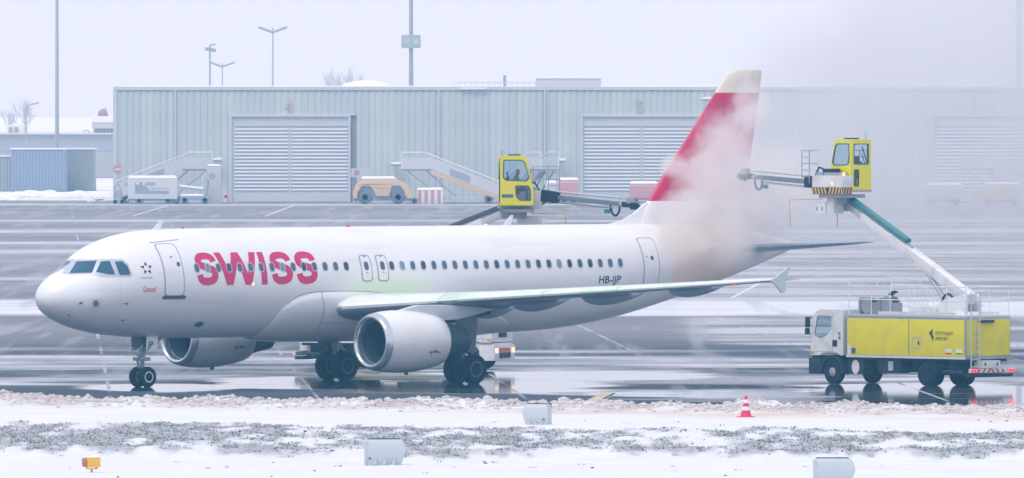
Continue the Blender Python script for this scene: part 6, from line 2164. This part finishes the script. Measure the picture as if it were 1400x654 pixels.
def blue_light():
    x, y = ground_px(752, 566)
    o = empty('taxiway_light', (x, y, verge_z(x, y)))
    tag(o, 'small blue taxiway edge light behind the smallest barrier block', 'taxiway light')
    BL = mat('blue_lens', (0.01, 0.05, 0.35), 0.15)
    MB().rail([((0, 0, -0.05), (0, 0, 0.14))], 0.03, 8).build('stem', LGREY, o)
    MB().lathe([(0.12, 0.07), (0.20, 0.075), (0.28, 0.05), (0.31, 0.0)], (0, 0, 0), 'z', 18).build('lens', BL, o, smooth=50)
    MB().b(-0.02, 0.02, -0.082, -0.07, 0.14, 0.2).build('badge', WHITE, o)
blue_light()
# ------------------------------------------------------------------ steam from the hot fluid
def steam(name, label, lo, hi, dens_fn, color, step, aniso=0.1):
    """closed box of drifting vapour whose density follows soft blobs broken up by noise"""
    o = MB().b(lo[0], hi[0], lo[1], hi[1], lo[2], hi[2]).build(name, [], None, smooth=0)
    tag(o, label, 'steam', kind='stuff')
    m = bpy.data.materials.new(name)
    m.use_nodes = True
    nt = m.node_tree
    nt.nodes.clear()
    out = nt.nodes.new('ShaderNodeOutputMaterial')
    pv = nt.nodes.new('ShaderNodeVolumePrincipled')
    pv.inputs['Anisotropy'].default_value = aniso
    nt.links.new(pv.outputs[0], out.inputs['Volume'])
    dens_fn(nt, pv)
    o.data.materials.clear()
    o.data.materials.append(m)
    m.cycles.volume_step_rate = step
    return o

class NB:
    def __init__(s, nt):
        s.nt = nt
        s.N, s.L = nt.nodes.new, nt.links.new
        s.tc = s.N('ShaderNodeTexCoord').outputs['Object']
    def m(s, op, *a, clamp=False):
        k = s.N('ShaderNodeMath')
        k.operation = op
        k.use_clamp = clamp
        for i, q in enumerate(a):
            if isinstance(q, (int, float)):
                k.inputs[i].default_value = q
            else:
                s.L(q, k.inputs[i])
        return k.outputs[0]
    def noise(s, scale, detail=4, stretch=(1, 1, 1), offs=(0, 0, 0), dist=0.0, rough=0.55):
        mp = s.N('ShaderNodeMapping')
        mp.inputs['Scale'].default_value = stretch
        mp.inputs['Location'].default_value = offs
        s.L(s.tc, mp.inputs[0])
        n = s.N('ShaderNodeTexNoise')
        n.inputs['Scale'].default_value = scale
        n.inputs['Detail'].default_value = detail
        n.inputs['Roughness'].default_value = rough
        n.inputs['Distortion'].default_value = dist
        s.L(mp.outputs[0], n.inputs['Vector'])
        return n.outputs['Fac']
    def ball(s, c, r):
        """1 at the centre of an ellipsoid falling to 0 at its rim (negative outside)"""
        mp = s.N('ShaderNodeMapping')
        mp.vector_type = 'POINT'
        mp.inputs['Location'].default_value = tuple(-a / b for a, b in zip(c, r))
        mp.inputs['Scale'].default_value = tuple(1 / b for b in r)
        s.L(s.tc, mp.inputs[0])
        ln = s.N('ShaderNodeVectorMath')
        ln.operation = 'LENGTH'
        s.L(mp.outputs[0], ln.inputs[0])
        return s.m('SUBTRACT', 1.0, ln.outputs['Value'])
    def rng(s, v, a, b, c=0.0, d=1.0):
        k = s.N('ShaderNodeMapRange')
        k.interpolation_type = 'SMOOTHSTEP'
        for i, q in zip((1, 2, 3, 4), (a, b, c, d)):
            k.inputs[i].default_value = q
        s.L(v, k.inputs[0])
        return k.outputs[0]

def plume(nt, pv):
    b = NB(nt)
    P = lambda u, v, y: tuple(at_y(u, v, y))
    balls = []
    for (u, v, y, r) in ((1000, 200, 20.5, (1.7, 3.6, 2.0)), (975, 245, 19.5, (1.8, 3.4, 1.7)), (1005, 262, 19, (2.3, 4.0, 2.2)), (948, 292, 17.5, (1.7, 3.0, 1.3)), (990, 308, 18.5, (2.0, 3.8, 1.3)), (1045, 262, 21, (2.3, 4.5, 2.6)), (1075, 278, 21.5, (1.8, 4.0, 1.5)),
                         (1022, 155, 21.5, (1.1, 3.2, 1.5)), (925, 228, 20, (0.75, 2.0, 0.6)), (915, 322, 15.5, (1.2, 2.2, 1.2)), (945, 332, 16.0, (1.7, 2.4, 1.3)), (985, 338, 17.0, (1.8, 2.4, 1.1))):
        balls.append(b.ball(P(u, v, y), r))
    f = balls[0]
    for k in balls[1:]:
        f = b.m('SMOOTH_MAX', f, k, 0.3) if False else b.m('MAXIMUM', f, k)
    n = b.noise(0.5, 6, dist=0.9, rough=0.62)
    n2 = b.noise(1.6, 3, offs=(3, 1, 7))
    e = b.m('ADD', f, b.m('MULTIPLY', b.m('SUBTRACT', n, 0.5), 2.6))
    e = b.m('ADD', e, b.m('MULTIPLY', b.m('SUBTRACT', n2, 0.5), 0.35))
    n3 = b.noise(3.2, 3, offs=(1, 5, 2))
    e = b.m('ADD', e, b.m('MULTIPLY', b.m('SUBTRACT', n3, 0.5), 0.30))
    d = b.m('MULTIPLY', b.m('MULTIPLY', b.rng(e, 0.15, 0.60), b.rng(f, -0.15, 0.15)), 0.50)
    b.L(d, pv.inputs['Density'])
    # vapour close to the fuselage carries the orange fluid
    sp = nt.nodes.new('ShaderNodeSeparateXYZ')
    b.L(b.tc, sp.inputs[0])
    mx = nt.nodes.new('ShaderNodeMix')
    mx.data_type = 'RGBA'
    mx.inputs[6].default_value = (1.0, 0.996, 1.0, 1)
    mx.inputs[7].default_value = (1.0, 0.945, 0.91, 1)
    low = b.m('MULTIPLY', b.rng(sp.outputs['Z'], 4.8, 8.2, 1.0, 0.0), b.rng(sp.outputs['X'], 7.5, 11.5, 1.0, 0.0))
    b.L(low, mx.inputs['Factor'])
    b.L(mx.outputs[2], pv.inputs['Color'])
steam('steam_plume', 'dense pinkish steam billowing round the fin and rear fuselage', (3.4, 10.0, 3.4), (14.6, 27.5, 13.2), plume, None, 0.35)

def drift(nt, pv):
    b = NB(nt)
    P = lambda u, v, y: tuple(at_y(u, v, y))
    f = b.ball(P(1110, 205, 42), (6.0, 17, 5.0))
    for (u, v, y, r) in ((1215, 140, 46, (7.5, 20, 5.5)), (1330, 75, 48, (8.5, 20, 7.5)), (1090, 275, 42, (5.5, 15, 4.0)), (1240, 255, 46, (10, 20, 5.0)), (1400, 220, 50, (10, 20, 7)), (1060, 225, 36, (3.5, 10, 4.5)), (1450, 40, 50, (10, 20, 9.0)), (1265, 30, 47, (4, 14, 3.2))):
        f = b.m('MAXIMUM', f, b.ball(P(u, v, y), r))
    n = b.noise(0.20, 5, dist=0.5, rough=0.6)
    e = b.m('ADD', f, b.m('MULTIPLY', b.m('SUBTRACT', n, 0.5), 2.8))
    d = b.m('MULTIPLY', b.m('MULTIPLY', b.rng(e, 0.05, 0.80), b.rng(f, 0.0, 0.35)), 0.085)
    b.L(d, pv.inputs['Density'])
    pv.inputs['Color'].default_value = (0.93, 0.935, 0.955, 1)
steam('steam_drift', 'thin pale steam drifting away to the right behind the raised boom', (3.0, 20, 0.5), (40, 76, 27), drift, None, 1.0)

# ------------------------------------------------------------------ winter haze over the whole airfield
hz = MB().b(-1600, 1600, -700, 3100, -1.0, 42.0).build('haze', [], None, smooth=0)
hz.data.materials.clear()
hm = bpy.data.materials.new('haze')
hm.use_nodes = True
hm.node_tree.nodes.clear()
ho = hm.node_tree.nodes.new('ShaderNodeOutputMaterial')
hv = hm.node_tree.nodes.new('ShaderNodeVolumePrincipled')
hv.inputs['Color'].default_value = (0.24, 0.66, 1.0, 1)
hv.inputs['Density'].default_value = 0.00021
hv.inputs['Absorption Color'].default_value = (1, 1, 1, 1)
hv.inputs['Anisotropy'].default_value = 0.2
hm.node_tree.links.new(hv.outputs[0], ho.inputs['Volume'])
hz.data.materials.append(hm)
tag(hz, 'pale blue winter haze over the airfield', 'haze', kind='stuff')
